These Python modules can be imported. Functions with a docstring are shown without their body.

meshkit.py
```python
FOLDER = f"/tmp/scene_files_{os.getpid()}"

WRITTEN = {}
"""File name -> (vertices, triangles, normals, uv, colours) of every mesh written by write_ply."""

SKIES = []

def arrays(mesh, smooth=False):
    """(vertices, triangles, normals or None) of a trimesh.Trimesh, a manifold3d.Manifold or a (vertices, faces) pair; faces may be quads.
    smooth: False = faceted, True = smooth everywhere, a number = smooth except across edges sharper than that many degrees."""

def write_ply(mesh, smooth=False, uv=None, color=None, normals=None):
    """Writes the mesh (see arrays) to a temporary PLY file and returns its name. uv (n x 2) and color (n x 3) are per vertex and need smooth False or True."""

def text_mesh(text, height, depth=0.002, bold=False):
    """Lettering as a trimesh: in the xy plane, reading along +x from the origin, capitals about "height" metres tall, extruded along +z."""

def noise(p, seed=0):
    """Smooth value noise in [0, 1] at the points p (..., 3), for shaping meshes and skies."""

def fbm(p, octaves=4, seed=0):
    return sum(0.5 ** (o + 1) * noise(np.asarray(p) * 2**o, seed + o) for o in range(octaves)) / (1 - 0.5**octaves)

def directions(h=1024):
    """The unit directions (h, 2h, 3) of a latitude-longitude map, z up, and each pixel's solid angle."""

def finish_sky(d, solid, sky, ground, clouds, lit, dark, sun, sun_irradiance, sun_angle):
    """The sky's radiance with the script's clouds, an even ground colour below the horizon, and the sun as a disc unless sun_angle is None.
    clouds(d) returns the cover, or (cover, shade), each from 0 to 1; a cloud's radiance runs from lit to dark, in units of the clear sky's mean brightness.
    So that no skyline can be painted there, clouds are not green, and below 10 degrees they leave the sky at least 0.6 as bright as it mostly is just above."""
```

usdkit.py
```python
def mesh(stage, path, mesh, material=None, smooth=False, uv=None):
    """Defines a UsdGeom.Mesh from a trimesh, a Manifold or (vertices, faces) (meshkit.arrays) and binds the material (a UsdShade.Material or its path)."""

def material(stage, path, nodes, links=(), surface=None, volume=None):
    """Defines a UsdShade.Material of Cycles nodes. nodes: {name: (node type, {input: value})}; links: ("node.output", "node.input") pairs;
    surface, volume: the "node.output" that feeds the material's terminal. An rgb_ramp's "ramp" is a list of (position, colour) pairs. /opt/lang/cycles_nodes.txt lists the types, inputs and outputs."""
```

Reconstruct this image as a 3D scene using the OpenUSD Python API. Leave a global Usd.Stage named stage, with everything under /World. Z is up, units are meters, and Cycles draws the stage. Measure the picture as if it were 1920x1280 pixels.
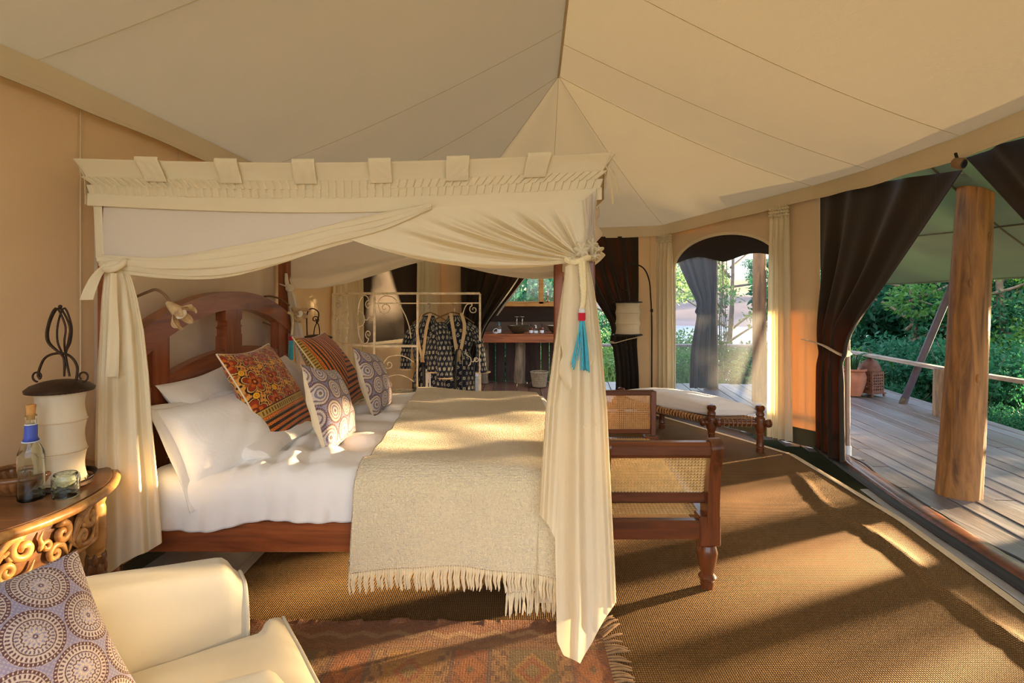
import math, random
import numpy as np, trimesh, usdkit, meshkit
import shapely.geometry as sg
from shapely import affinity
from shapely.ops import unary_union
from pxr import Usd, UsdGeom, UsdLux, UsdShade, Gf, Sdf, Vt

stage = Usd.Stage.CreateInMemory()
UsdGeom.SetStageUpAxis(stage, 'Z')
UsdGeom.SetStageMetersPerUnit(stage, 1.0)
UsdGeom.Xform.Define(stage, '/World')
UsdGeom.Scope.Define(stage, '/World/Looks')

# ---------------------------------------------------------------- camera, sky, sun, exposure
F, CX, HY, EYE = 1066.67, 960.0, 550.0, 1.45      # focal length in pixels, horizon row, eye height
cam = UsdGeom.Camera.Define(stage, '/World/camera')
cam.AddTranslateOp().Set((0, 0, EYE))
cam.AddRotateXYZOp().Set((90, 0, 0))
cam.CreateFocalLengthAttr(20.0)
cam.CreateHorizontalApertureAttr(36.0)
cam.CreateVerticalApertureAttr(24.0)
cam.CreateVerticalApertureOffsetAttr(-90 / 1920 * 36.0)
cam.CreateClippingRangeAttr((0.05, 2000))
cam.CreateExposureAttr(1.8)

SUN_AZ, SUN_EL = math.atan2(0.40, 0.917), math.radians(6.0)   # towards the sun: right and away
sun = UsdLux.DistantLight.Define(stage, '/World/sun')
sun.CreateIntensityAttr(5.6)
sun.CreateNormalizeAttr(True)
sun.CreateColorAttr((1.0, 0.70, 0.38))
sun.CreateAngleAttr(1.6)
sun.AddRotateXYZOp().Set((90 - math.degrees(SUN_EL), 0, math.degrees(SUN_AZ) + 90))
dome = UsdLux.DomeLight.Define(stage, '/World/sky')
dome.CreateIntensityAttr(1.0)
usdkit.material(stage, '/World/Looks/sky', {
    't': ('texture_coordinate', {}), 'sep': ('separate_xyz', {}),
    'r': ('rgb_ramp', {'ramp': [(0, (0.32, 0.28, 0.22)), (0.495, (0.45, 0.40, 0.32)), (0.505, (1.0, 0.94, 0.86)), (0.56, (0.88, 0.92, 1.0)), (0.72, (0.64, 0.80, 1.08)), (1.0, (0.46, 0.64, 1.04))]}),
    'm': ('map_range', {'from_min': -1.0, 'from_max': 1.0}),
    'n': ('noise_texture', {'scale': 2.4, 'detail': 6}), 'nr': ('rgb_ramp', {'ramp': [(0.48, (0, 0, 0)), (0.72, (1, 1, 1))]}),
    'mx': ('mix', {'color2': (1.15, 1.1, 1.06)}), 'b': ('background_shader', {'strength': 1.0})},
    [('t.generated', 'sep.vector'), ('sep.z', 'm.value'), ('m.result', 'r.fac'), ('t.generated', 'n.vector'), ('n.fac', 'nr.fac'),
     ('nr.color', 'mx.fac'), ('r.color', 'mx.color1'), ('mx.color', 'b.color')], surface='b.background')
UsdShade.MaterialBindingAPI.Apply(dome.GetPrim()).Bind(UsdShade.Material.Get(stage, '/World/Looks/sky'))

# ---------------------------------------------------------------- helpers
def P(px, py, Y):
    """The point that stands at depth Y on the line of sight through a pixel."""
    return np.array([(px - CX) * Y / F, Y, EYE - (py - HY) * Y / F])
def G(px, py, z=0.0):
    return P(px, py, F * (EYE - z) / (py - HY))
def onX(px, py, X):
    return P(px, py, X * F / (px - CX))
def onW(px, py, a, b):
    """On the upright plane through ground points a and b."""
    a, b = np.array(a, float), np.array(b, float); k = (px - CX) / F
    t = (k * a[1] - a[0]) / ((b[0] - a[0]) - k * (b[1] - a[1]))
    return P(px, py, a[1] + t * (b[1] - a[1]))
def hx(s):
    c = np.array([int(s[i:i + 2], 16) for i in (1, 3, 5)]) / 255.0
    return tuple(np.where(c <= 0.04045, c / 12.92, ((c + 0.055) / 1.055) ** 2.4))
rng = np.random.default_rng(7)
random.seed(7)
_n = {}
def fresh(parent, name):
    k = _n.get((parent, name), 0); _n[(parent, name)] = k + 1
    return f'{parent}/{name}' + (f'_{k:03d}' if k else '')
class Th:
    pass
def tag(prim, label=None, cat=None, group=None, kind=None):
    for k, v in (('label', label), ('category', cat), ('group', group), ('kind', kind)):
        if v: prim.SetCustomDataByKey(k, v)
def thing(name, label, cat, loc=(0, 0, 0), rz=0.0, group=None, kind=None):
    t = Th(); t.path = fresh('/World', name); t.loc = np.array(loc, float); t.rz = rz
    x = UsdGeom.Xform.Define(stage, t.path)
    x.AddTranslateOp().Set(Gf.Vec3d(*map(float, loc))); x.AddRotateZOp().Set(math.degrees(rz))
    tag(x.GetPrim(), label, cat, group, kind); t.prim = x.GetPrim(); t.root = t; t.name = name
    t.info = (label, cat, group)
    return t
def dup(t, loc, rz=0.0, label=None, group=None, scale=None):
    p = fresh('/World', t.name)
    x = UsdGeom.Xform.Define(stage, p)
    x.GetPrim().GetReferences().AddInternalReference(t.path)
    x.ClearXformOpOrder()
    x.AddTranslateOp().Set(Gf.Vec3d(*map(float, loc))); x.AddRotateZOp().Set(math.degrees(rz))
    if scale: x.AddScaleOp().Set(Gf.Vec3f(*((scale,) * 3 if np.ndim(scale) == 0 else scale)))
    x.GetPrim().SetInstanceable(True)
    tag(x.GetPrim(), label or t.info[0], t.info[1], group or t.info[2])
    return x.GetPrim()
def toarr(m):
    if hasattr(m, 'to_mesh'):
        q = m.to_mesh(); return np.array(q.vert_properties[:, :3], float), np.array(q.tri_verts)
    if isinstance(m, (tuple, list)):
        v, f = np.asarray(m[0], float), np.asarray(m[1], int)
        if f.shape[1] == 4: f = np.vstack([f[:, [0, 1, 2]], f[:, [0, 2, 3]]])
        return v, f
    return np.array(m.vertices), np.array(m.faces)
def cat(*ms):
    vs, fs, n = [], [], 0
    for m in ms:
        v, f = toarr(m); vs.append(v); fs.append(f + n); n += len(v)
    return np.vstack(vs), np.vstack(fs)
def part(parent, name, mesh, mat, smooth=35, label=None, kind=None, col=None, uv=None, local=False):
    """One mesh under a thing or a part (parent None: a mesh straight under /World)."""
    v, f = toarr(mesh)
    r = parent.root if parent is not None else None
    if r is not None and not local:
        v = v - r.loc
        if r.rz:
            c, s = math.cos(-r.rz), math.sin(-r.rz); v = v @ np.array([[c, s, 0], [-s, c, 0], [0, 0, 1]])
    p = Th(); p.path = fresh(parent.path if parent is not None else '/World', name); p.root = r; p.name = name
    if (col is not None or uv is not None) and smooth is not False: smooth = True
    m = usdkit.mesh(stage, p.path, (v, f), M[mat] if isinstance(mat, str) else mat, smooth=smooth, uv=uv)
    if col is not None:
        UsdGeom.PrimvarsAPI(m).CreatePrimvar('Cd', Sdf.ValueTypeNames.Color3fArray, 'vertex').Set(Vt.Vec3fArray.FromNumpy(np.asarray(col, np.float32)))
    p.prim = m.GetPrim(); tag(p.prim, label=label, kind=kind)
    return p
class Root:                      # a mesh that is a thing by itself, with world coordinates
    loc = np.zeros(3); rz = 0
def solo(name, mesh, mat, label, cat_, group=None, kind=None, **k):
    p = part(None, name, mesh, mat, **k); p.root = p; p.loc = np.zeros(3); p.rz = 0
    tag(p.prim, label, cat_, group, kind); p.info = (label, cat_, group)
    return p
def struct(name, mesh, mat, **k):
    p = part(None, name, mesh, mat, **k); p.root = p; p.loc = np.zeros(3); p.rz = 0
    tag(p.prim, kind='structure'); return p
def structx(name):
    t = thing(name, None, None, kind='structure'); return t

def unit(v):
    v = np.asarray(v, float); return v / (np.linalg.norm(v) + 1e-12)
def smooth_path(pts, n):
    """Catmull-Rom through points, n samples evenly along its length."""
    p = np.asarray(pts, float); q = np.vstack([2 * p[0] - p[1], p, 2 * p[-1] - p[-2]]); out = []
    for i in range(1, len(q) - 2):
        t = np.linspace(0, 1, 13)[:-1, None]; a, b, c, d = q[i - 1:i + 3]
        out.append(0.5 * (2 * b + (c - a) * t + (2 * a - 5 * b + 4 * c - d) * t ** 2 + (3 * b - a - 3 * c + d) * t ** 3))
    o = np.vstack(out + [p[-1:]])
    s = np.concatenate([[0], np.cumsum(np.linalg.norm(np.diff(o, axis=0), axis=1))])
    x = np.linspace(0, s[-1], n)
    return np.stack([np.interp(x, s, o[:, k]) for k in range(o.shape[1])], 1)
def tube(pts, r, sides=8, closed=False, flat=1.0):
    p = np.asarray(pts, float); n = len(p); r = np.broadcast_to(np.asarray(r, float), (n,))
    if closed: t = np.roll(p, -1, 0) - np.roll(p, 1, 0)
    else: t = np.gradient(p, axis=0)
    t = t / (np.linalg.norm(t, axis=1, keepdims=True) + 1e-12)
    ref = np.array([0, 0, 1.0]) if abs(t[0][2]) < .9 else np.array([1.0, 0, 0])
    a = unit(np.cross(t[0], ref)); A = [a]
    for i in range(1, n):
        a = A[-1] - t[i] * np.dot(A[-1], t[i]); A.append(unit(a))
    A = np.array(A); B = np.cross(t, A)
    th = np.arange(sides) * 2 * np.pi / sides
    v = (p[:, None] + r[:, None, None] * (np.cos(th)[None, :, None] * A[:, None] + flat * np.sin(th)[None, :, None] * B[:, None])).reshape(-1, 3)
    m = n if closed else n - 1
    i, j = np.meshgrid(np.arange(m), np.arange(sides), indexing='ij'); i2 = (i + 1) % n; j2 = (j + 1) % sides
    q = np.stack([i * sides + j, i * sides + j2, i2 * sides + j2, i2 * sides + j], -1).reshape(-1, 4)
    f = np.vstack([q[:, [0, 1, 2]], q[:, [0, 2, 3]]])
    if not closed:
        k = len(v); v = np.vstack([v, p[:1], p[-1:]]); e = (n - 1) * sides; js = np.arange(sides); jn = (js + 1) % sides
        f = np.vstack([f, np.stack([np.full(sides, k), jn, js], 1), np.stack([np.full(sides, k + 1), e + js, e + jn], 1)])
    return v, f[:, ::-1] if False else f
def lathe(prof, o=(0, 0, 0), n=24, axis=None):
    """prof: (radius, height) pairs from the bottom up."""
    p = np.asarray(prof, float); th = np.arange(n) * 2 * np.pi / n
    v = np.stack([p[:, 0, None] * np.cos(th), p[:, 0, None] * np.sin(th), np.repeat(p[:, 1, None], n, 1)], -1).reshape(-1, 3)
    i, j = np.meshgrid(np.arange(len(p) - 1), np.arange(n), indexing='ij'); j2 = (j + 1) % n
    q = np.stack([i * n + j, i * n + j2, (i + 1) * n + j2, (i + 1) * n + j], -1).reshape(-1, 4)
    f = np.vstack([q[:, [0, 1, 2]], q[:, [0, 2, 3]]])
    k = len(v); js = np.arange(n); jn = (js + 1) % n; e = (len(p) - 1) * n
    add, ff = [], [f]
    if p[0, 0] > 1e-5: add.append([0, 0, p[0, 1]]); ff.append(np.stack([np.full(n, k + len(add) - 1), jn, js], 1))
    if p[-1, 0] > 1e-5: add.append([0, 0, p[-1, 1]]); ff.append(np.stack([np.full(n, k + len(add) - 1), e + js, e + jn], 1))
    if add: v = np.vstack([v, add])
    if axis is not None:
        R = trimesh.geometry.align_vectors([0, 0, 1], unit(axis))[:3, :3]; v = v @ R.T
    return v + np.asarray(o, float), np.vstack(ff)
def cbox(lo, hi, ch=0.004):
    """Box with chamfered edges."""
    lo, hi = np.minimum(lo, hi).astype(float), np.maximum(lo, hi).astype(float); ch = min(ch, (hi - lo).min() * .45)
    pts = []
    for k in range(3):
        l, h = lo + ch, hi - ch; l[k], h[k] = lo[k], hi[k]
        pts += [[(l, h)[a][0], (l, h)[b][1], (l, h)[c][2]] for a in (0, 1) for b in (0, 1) for c in (0, 1)]
    m = trimesh.convex.convex_hull(np.array(pts)); return np.array(m.vertices), np.array(m.faces)
def frame_of(d, up=(0, 0, 1)):
    d = unit(d); s = np.cross(d, up)
    if np.linalg.norm(s) < 1e-3: s = np.cross(d, (1, 0, 0))
    s = unit(s); return d, s, np.cross(s, d)
def beam(a, b, w, h, ch=0.003, up=(0, 0, 1)):
    """Chamfered bar from a to b, w across and h high."""
    a, b = np.asarray(a, float), np.asarray(b, float); L = np.linalg.norm(b - a); d, s, u = frame_of(b - a, up)
    v, f = cbox((0, -w / 2, -h / 2), (L, w / 2, h / 2), ch)
    return a + v[:, :1] * d + v[:, 1:2] * s + v[:, 2:] * u, f
def rbox(lo, hi, r=0.03, sub=2):
    """Rounded box: hull of eight spheres."""
    lo, hi = np.minimum(lo, hi).astype(float), np.maximum(lo, hi).astype(float); r = min(r, (hi - lo).min() * .499)
    s = trimesh.creation.icosphere(sub, r).vertices
    pts = np.vstack([s + [(lo + r, hi - r)[a][0], (lo + r, hi - r)[b][1], (lo + r, hi - r)[c][2]] for a in (0, 1) for b in (0, 1) for c in (0, 1)])
    m = trimesh.convex.convex_hull(pts); return np.array(m.vertices), np.array(m.faces)
def xf(mesh, o=(0, 0, 0), X=(1, 0, 0), Y=(0, 1, 0), Z=(0, 0, 1)):
    v, f = toarr(mesh); R = np.stack([X, Y, Z]).astype(float)
    return v @ R + np.asarray(o, float), (f if np.linalg.det(R) > 0 else f[:, ::-1])
def rot(mesh, axis, deg, about=(0, 0, 0)):
    v, f = toarr(mesh); T = trimesh.transformations.rotation_matrix(math.radians(deg), axis, about)
    return v @ T[:3, :3].T + T[:3, 3], f
def grid_faces(nu, nv, cu=False):
    i, j = np.meshgrid(np.arange(nv - 1), np.arange(nu if cu else nu - 1), indexing='ij'); j2 = (j + 1) % nu
    return np.stack([i * nu + j, i * nu + j2, (i + 1) * nu + j2, (i + 1) * nu + j], -1).reshape(-1, 4)
def sheet(fn, nu, nv, thick=0.0, cu=False):
    """Surface fn(u, v) -> (..., 3) on a grid; thick > 0 closes it into a thin solid."""
    u = np.linspace(0, 1, nu + 1)[:-1] if cu else np.linspace(0, 1, nu)
    U, V = np.meshgrid(u, np.linspace(0, 1, nv)); p = fn(U, V); p = p.reshape(-1, 3); q = grid_faces(nu, nv, cu)
    if not thick: return p, q
    t = trimesh.Trimesh(p, np.vstack([q[:, :3], q[:, [0, 2, 3]]]), process=False); n = t.vertex_normals
    N = len(p); v = np.vstack([p + n * thick / 2, p - n * thick / 2]); f = [q, q[:, ::-1] + N]
    ed = []
    I = np.arange(N).reshape(nv, nu)
    loops = [I[0], I[-1][::-1]] if cu else [np.concatenate([I[0], I[1:, -1], I[-1, -2::-1], I[-2:0:-1, 0]])]
    for lp in loops:
        nx = np.roll(lp, -1)
        if cu: pass
        ed.append(np.stack([lp, lp + N, nx + N, nx], 1))
    return v, np.vstack(f + ed)
def extrude(poly, t, o, X, Y):
    """Polygon in the plane (o, X, Y), t thick along X x Y (centred)."""
    ms = []
    for g in (poly.geoms if hasattr(poly, 'geoms') else [poly]):
        m = trimesh.creation.extrude_polygon(g, t); v = np.array(m.vertices); v[:, 2] -= t / 2; ms.append((v, np.array(m.faces)))
    X, Y = np.asarray(X, float), np.asarray(Y, float)
    return xf(cat(*ms), o, X, Y, np.cross(X, Y))
def spiral(c, r0, turns, a0, X, Y, n=40, r1=0.0, sgn=1):
    t = np.linspace(0, 1, n); r = r0 * (1 - t) + r1 * t; a = a0 + sgn * turns * 2 * np.pi * t
    return np.asarray(c) + (r * np.cos(a))[:, None] * np.asarray(X, float) + (r * np.sin(a))[:, None] * np.asarray(Y, float)
def bez(a, b, c, n=24):
    t = np.linspace(0, 1, n)[:, None]; a, b, c = map(np.asarray, (a, b, c)); return (1 - t) ** 2 * a + 2 * t * (1 - t) * b + t ** 2 * c
def interp(x, pts):
    p = np.asarray(pts, float); return np.interp(x, p[:, 0], p[:, 1])
def sm(x, a, b):
    t = np.clip((x - a) / (b - a), 0, 1); return t * t * (3 - 2 * t)
def wob(U, V, seed, fu=3, fv=3):
    """Cheap smooth noise from a few sines."""
    r = np.random.default_rng(seed); o = 0
    for k in range(5):
        a, b, c = r.uniform(-fu, fu), r.uniform(-fv, fv), r.uniform(0, 6.28); o = o + np.sin(2 * np.pi * (a * U + b * V) + c) / 5
    return o
def curtain(L, R, n, folds, amp, nu=90, nv=50, seed=1, thick=0.0, sharp=0.0):
    """Cloth between two edge curves L(v), R(v) (arrays of points top to bottom): folds run along v, deep along n by amp(v)."""
    L, R = smooth_path(L, nv), smooth_path(R, nv); n = unit(n)
    def fn(U, V):
        j = np.rint(V * (nv - 1)).astype(int)
        ph = wob(U, V * .35, seed, 1.5, 1.0) * 1.6
        w = np.sin(2 * np.pi * folds * U + ph) + .45 * np.sin(2 * np.pi * folds * 1.83 * U + 1.7 * ph + seed)
        A = np.asarray(amp(V) if callable(amp) else amp)
        a, b = L[j], R[j]
        return a + (b - a) * (U + .25 / folds * .5 * np.sin(4 * np.pi * folds * U + ph) * (A > 0))[..., None] + (A * w)[..., None] * n
    return sheet(fn, nu, nv, thick)

# ---------------------------------------------------------------- materials
M = {}
def mk(name, nodes, links, surface='out.closure'):
    M[name] = usdkit.material(stage, '/World/Looks/' + name, nodes, links, surface=surface); return M[name]
def fabric(name, color, trans=0.0, tcol=None, weave=0, rough=.9, sheen=.15, var=.05, vscale=4, wstr=.25, bump=0.0, bscale=9, cd=False):
    """Cloth: slight tone variation, fine weave relief, soft wrinkles; trans lets light through."""
    c = np.array(color)
    n = {'tc': ('texture_coordinate', {}), 'n': ('noise_texture', {'scale': vscale, 'detail': 4}),
         'r': ('rgb_ramp', {'ramp': [(.3, tuple(c * (1 - var))), (.7, tuple(np.minimum(c * (1 + var), .95)))]}),
         'p': ('principled_bsdf', {'roughness': rough, 'sheen_weight': sheen, 'specular_ior_level': .2})}
    l = [('tc.object', 'n.vector'), ('n.fac', 'r.fac')]
    src = 'r.color'
    if cd:
        n['cd'] = ('attribute', {'attribute': 'Cd'}); src = 'cd.color'
    l.append((src, 'p.base_color'))
    if weave or bump:
        n['hm'] = ('math', {'math_type': 'add', 'value1': 0.0, 'value2': 0.0})
        if weave:
            n['w1'] = ('wave_texture', {'bands_direction': 'x', 'scale': weave}); n['w2'] = ('wave_texture', {'bands_direction': 'z', 'scale': weave})
            n['w3'] = ('wave_texture', {'bands_direction': 'y', 'scale': weave})
            n['wa'] = ('math', {'math_type': 'add'}); n['wb'] = ('math', {'math_type': 'add'}); n['ws'] = ('math', {'math_type': 'multiply', 'value2': .12 * wstr})
            l += [('tc.object', 'w1.vector'), ('tc.object', 'w2.vector'), ('tc.object', 'w3.vector'), ('w1.fac', 'wa.value1'), ('w2.fac', 'wa.value2'), ('wa.value', 'wb.value1'), ('w3.fac', 'wb.value2'), ('wb.value', 'ws.value1'), ('ws.value', 'hm.value1')]
        if bump:
            n['bn'] = ('noise_texture', {'scale': bscale, 'detail': 3, 'distortion': .8}); n['bs'] = ('math', {'math_type': 'multiply', 'value2': bump})
            l += [('tc.object', 'bn.vector'), ('bn.fac', 'bs.value1'), ('bs.value', 'hm.value2')]
        n['b'] = ('bump', {'strength': 1.0, 'distance': .02}); l += [('hm.value', 'b.height'), ('b.normal', 'p.normal')]
    if not trans: return mk(name, n, l, 'p.BSDF')
    n['t'] = ('translucent_bsdf', {'color': tuple(tcol if tcol is not None else np.minimum(c * 1.05, .95))})
    if cd: l.append(('cd.color', 't.color'))
    n['out'] = ('mix_closure', {'fac': trans})
    l += [('p.BSDF', 'out.closure1'), ('t.BSDF', 'out.closure2')]
    return mk(name, n, l)
def wood(name, dark, light, axis='y', scale=6.0, rough=.4, coat=0.0, bump=.15, stretch=12.0, rnd=0.0, pos=None):
    s = {'x': (1 / stretch, 1, 1), 'y': (1, 1 / stretch, 1), 'z': (1, 1, 1 / stretch)}[axis]; s = tuple(k * scale for k in s)
    d, li = np.array(dark), np.array(light)
    n = {'tc': ('texture_coordinate', {}), 'mp': ('mapping', {'scale': s}), 'n': ('noise_texture', {'scale': 3.0, 'detail': 7, 'roughness': .62, 'distortion': .9}),
         'r': ('rgb_ramp', {'ramp': [(.28, tuple(d)), (.5, tuple((d + li) / 2)), (.72, tuple(li))]}),
         'p': ('principled_bsdf', {'roughness': rough, 'coat_weight': coat, 'coat_roughness': .15}), 'b': ('bump', {'strength': bump, 'distance': .01})}
    l = [('tc.object', 'mp.vector'), ('mp.vector', 'n.vector'), ('n.fac', 'r.fac'), ('n.fac', 'b.height'), ('b.normal', 'p.normal')]
    l.append(('r.color', 'p.base_color'))
    return mk(name, n, l, 'p.BSDF')
def plain(name, color, rough=.5, metal=0.0, var=.08, vscale=8, bump=0.0, bscale=40, emit=0, coat=0, **k):
    c = np.array(color)
    n = {'tc': ('texture_coordinate', {}), 'n': ('noise_texture', {'scale': vscale, 'detail': 5}),
         'r': ('rgb_ramp', {'ramp': [(.3, tuple(c * (1 - var))), (.7, tuple(np.minimum(c * (1 + var), 1)))]}),
         'p': ('principled_bsdf', {'roughness': rough, 'metallic': metal, 'coat_weight': coat, **k})}
    l = [('tc.object', 'n.vector'), ('n.fac', 'r.fac'), ('r.color', 'p.base_color')]
    if bump:
        n['bn'] = ('noise_texture', {'scale': bscale, 'detail': 4}); n['b'] = ('bump', {'strength': bump, 'distance': .01})
        l += [('tc.object', 'bn.vector'), ('bn.fac', 'b.height'), ('b.normal', 'p.normal')]
    return mk(name, n, l, 'p.BSDF')

fabric('canvas_roof', hx('#d4c298'), trans=.022, tcol=hx('#dccca0'), var=.02, vscale=1.2, weave=60, wstr=.06)
fabric('canvas_trim', hx('#e6d8b8'), trans=.25, tcol=hx('#e6cf9c'), var=.03, weave=60, wstr=.08)
fabric('canvas_wall', hx('#d6c09c'), trans=.16, tcol=hx('#e0b054'), var=.05, vscale=3, weave=50, wstr=.03, bump=.12, bscale=2.5)
fabric('canvas_base', hx('#4a4632'), var=.1, bump=.1)
fabric('canvas_dark', hx('#332a20'), trans=.16, tcol=hx('#8a5420'), var=.08, weave=45, wstr=.1, rough=.85)
fabric('canvas_green', hx('#7e8676'), trans=.25, tcol=hx('#7a9a80'), var=.04)
fabric('muslin', hx('#f2e8ca'), trans=.34, tcol=hx('#f4e4b8'), var=.02, weave=70, wstr=.06, bump=.06, bscale=7)
fabric('muslin_thin', hx('#ece4d6'), trans=.38, tcol=hx('#f0e6d6'), var=.02, weave=70, wstr=.06)
fabric('cotton', hx('#e8e3da'), var=.015, weave=70, wstr=.03, bump=.32, bscale=7)
fabric('cotton_back', hx('#dccaa6'), var=.03, weave=60, wstr=.1)
fabric('slipcover', hx('#d6ccb2'), var=.03, bump=.1, bscale=5)
fabric('throw_wool', hx('#ead6a8'), var=.05, vscale=60, weave=38, wstr=.45, bump=.9, bscale=110, sheen=.5)
fabric('fringe_wool', hx('#e2d0a8'), var=.1, vscale=30, sheen=.4)
fabric('printed', (.5, .5, .5), cd=True, weave=60, wstr=.1)
fabric('kilim_wool', (.5, .5, .5), cd=True, weave=30, wstr=.5, bump=.5, bscale=150)
fabric('tassel_brown', hx('#8a6a44'), var=.2, vscale=30)
fabric('tape', hx('#cdb48c'), var=.04)
fabric('rope_cotton', hx('#e0cfa0'), var=.05)
fabric('tassel_blue', hx('#3fa6bc'), var=.12, vscale=40, sheen=.4)
fabric('tassel_red', hx('#b81e34'), var=.05)
fabric('shade_paper', hx('#ece0c4'), trans=.4, tcol=hx('#ecdcb4'), var=.03)
fabric('lining', hx('#c9c9c6'), var=.03)
fabric('wicker', hx('#a08a6a'), var=.25, vscale=60, weave=16, wstr=1.0)
fabric('wicker_white', hx('#d8d0c4'), var=.15, vscale=60, weave=16, wstr=.8)
fabric('jute_web', hx('#a87a4a'), var=.2, vscale=40, weave=30, wstr=.6)
fabric('rug_edge', hx('#cbb083'), var=.08, weave=40, wstr=.3)
wood('mahogany', hx('#5e2c16'), hx('#a65c30'), 'x', rough=.34, coat=.25, bump=.06)
wood('mahogany_y', hx('#5e2e1a'), hx('#9e5c38'), 'y', rough=.36, coat=.2, bump=.06)
wood('mahogany_z', hx('#5e2c16'), hx('#9e562e'), 'z', rough=.36, coat=.2, bump=.06)
wood('teak_dark', hx('#2a140a'), hx('#6c3618'), 'x', rough=.3, coat=.3, bump=.08)
wood('teak_dark_z', hx('#2a140a'), hx('#6c3618'), 'z', rough=.3, coat=.3, bump=.08)
wood('carved', hx('#8a5624'), hx('#d8a45c'), 'x', scale=5, rough=.42, coat=.15, bump=.1)
wood('carved_dark', hx('#4e2e16'), hx('#8a5a30'), 'x', scale=5, rough=.35, coat=.25, bump=.1)
wood('log', hx('#4a2f18'), hx('#b07c42'), 'z', scale=5, rough=.7, bump=.7, stretch=9)
wood('log_grey', hx('#4a3c30'), hx('#9c8468'), 'z', scale=7, rough=.85, bump=.9, stretch=9)
for k, (a, b) in enumerate([('#40393a', '#756d6a'), ('#4a4242', '#7e7674'), ('#463a34', '#6e6058'), ('#504c4e', '#868284')]):
    wood(f'deck_{k}', hx(a), hx(b), 'y', scale=6, rough=.38, bump=.25, stretch=16)
for k, (a, b) in enumerate([('#3a2016', '#6e4430'), ('#44281a', '#7a5038'), ('#321a12', '#5e3a28')]):
    wood(f'plank_{k}', hx(a), hx(b), 'y', scale=6, rough=.3, bump=.2, stretch=14)
wood('screen_plank', hx('#1c100a'), hx('#4a2a1a'), 'z', scale=6, rough=.6)
wood('rail_wood', hx('#6e6258'), hx('#a89c8e'), 'y', scale=8, rough=.8, bump=.3)
wood('pine', hx('#9a6228'), hx('#d89a4c'), 'x', scale=6, rough=.45)
plain('iron', hx('#3a2a1e'), rough=.5, metal=.7, var=.3, vscale=30, bump=.2)
plain('iron_black', hx('#1e1712'), rough=.45, metal=.6, var=.2)
plain('iron_white', hx('#dccdb2'), rough=.6, var=.22, vscale=22, bump=.2, bscale=60)
plain('iron_rust', hx('#8a6040'), rough=.75, var=.4, vscale=18, bump=.3)
plain('chrome', hx('#b8aa96'), rough=.2, metal=1.0, var=.05)
plain('brass', hx('#b09068'), rough=.35, metal=1.0, var=.1)
plain('strut_metal', hx('#4e4852'), rough=.5, metal=.3, var=.1)
plain('steel_pole', hx('#9a8678'), rough=.35, metal=.7, var=.1)
plain('cane', hx('#dcb878'), rough=.5, var=.15, vscale=40)
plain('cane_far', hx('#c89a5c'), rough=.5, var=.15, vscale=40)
plain('resin_petal', hx('#b8986c'), rough=.6, var=.25, vscale=25, bump=.4)
plain('frosted', hx('#e8e4da'), rough=.4, var=.02)
plain('bark_cord', hx('#7a5c3c'), rough=.8, var=.2, bump=.4)
plain('cork', hx('#c08a4a'), rough=.9, var=.2, vscale=60)
plain('label_blue', hx('#3c50a8'), rough=.6, var=.05)
plain('label_white', hx('#d8dce0'), rough=.6, var=.03)
plain('terracotta', hx('#a87058'), rough=.8, var=.15, bump=.2)
plain('rust_lantern', hx('#6a4636'), rough=.75, metal=.3, var=.3, vscale=25)
plain('bowl_metal', hx('#6a5c44'), rough=.3, metal=.8, var=.2)
plain('bottle_brown', hx('#5a2410'), rough=.12, var=.05, coat=.5)
plain('soap', hx('#d0d0c8'), rough=.5)
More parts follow.
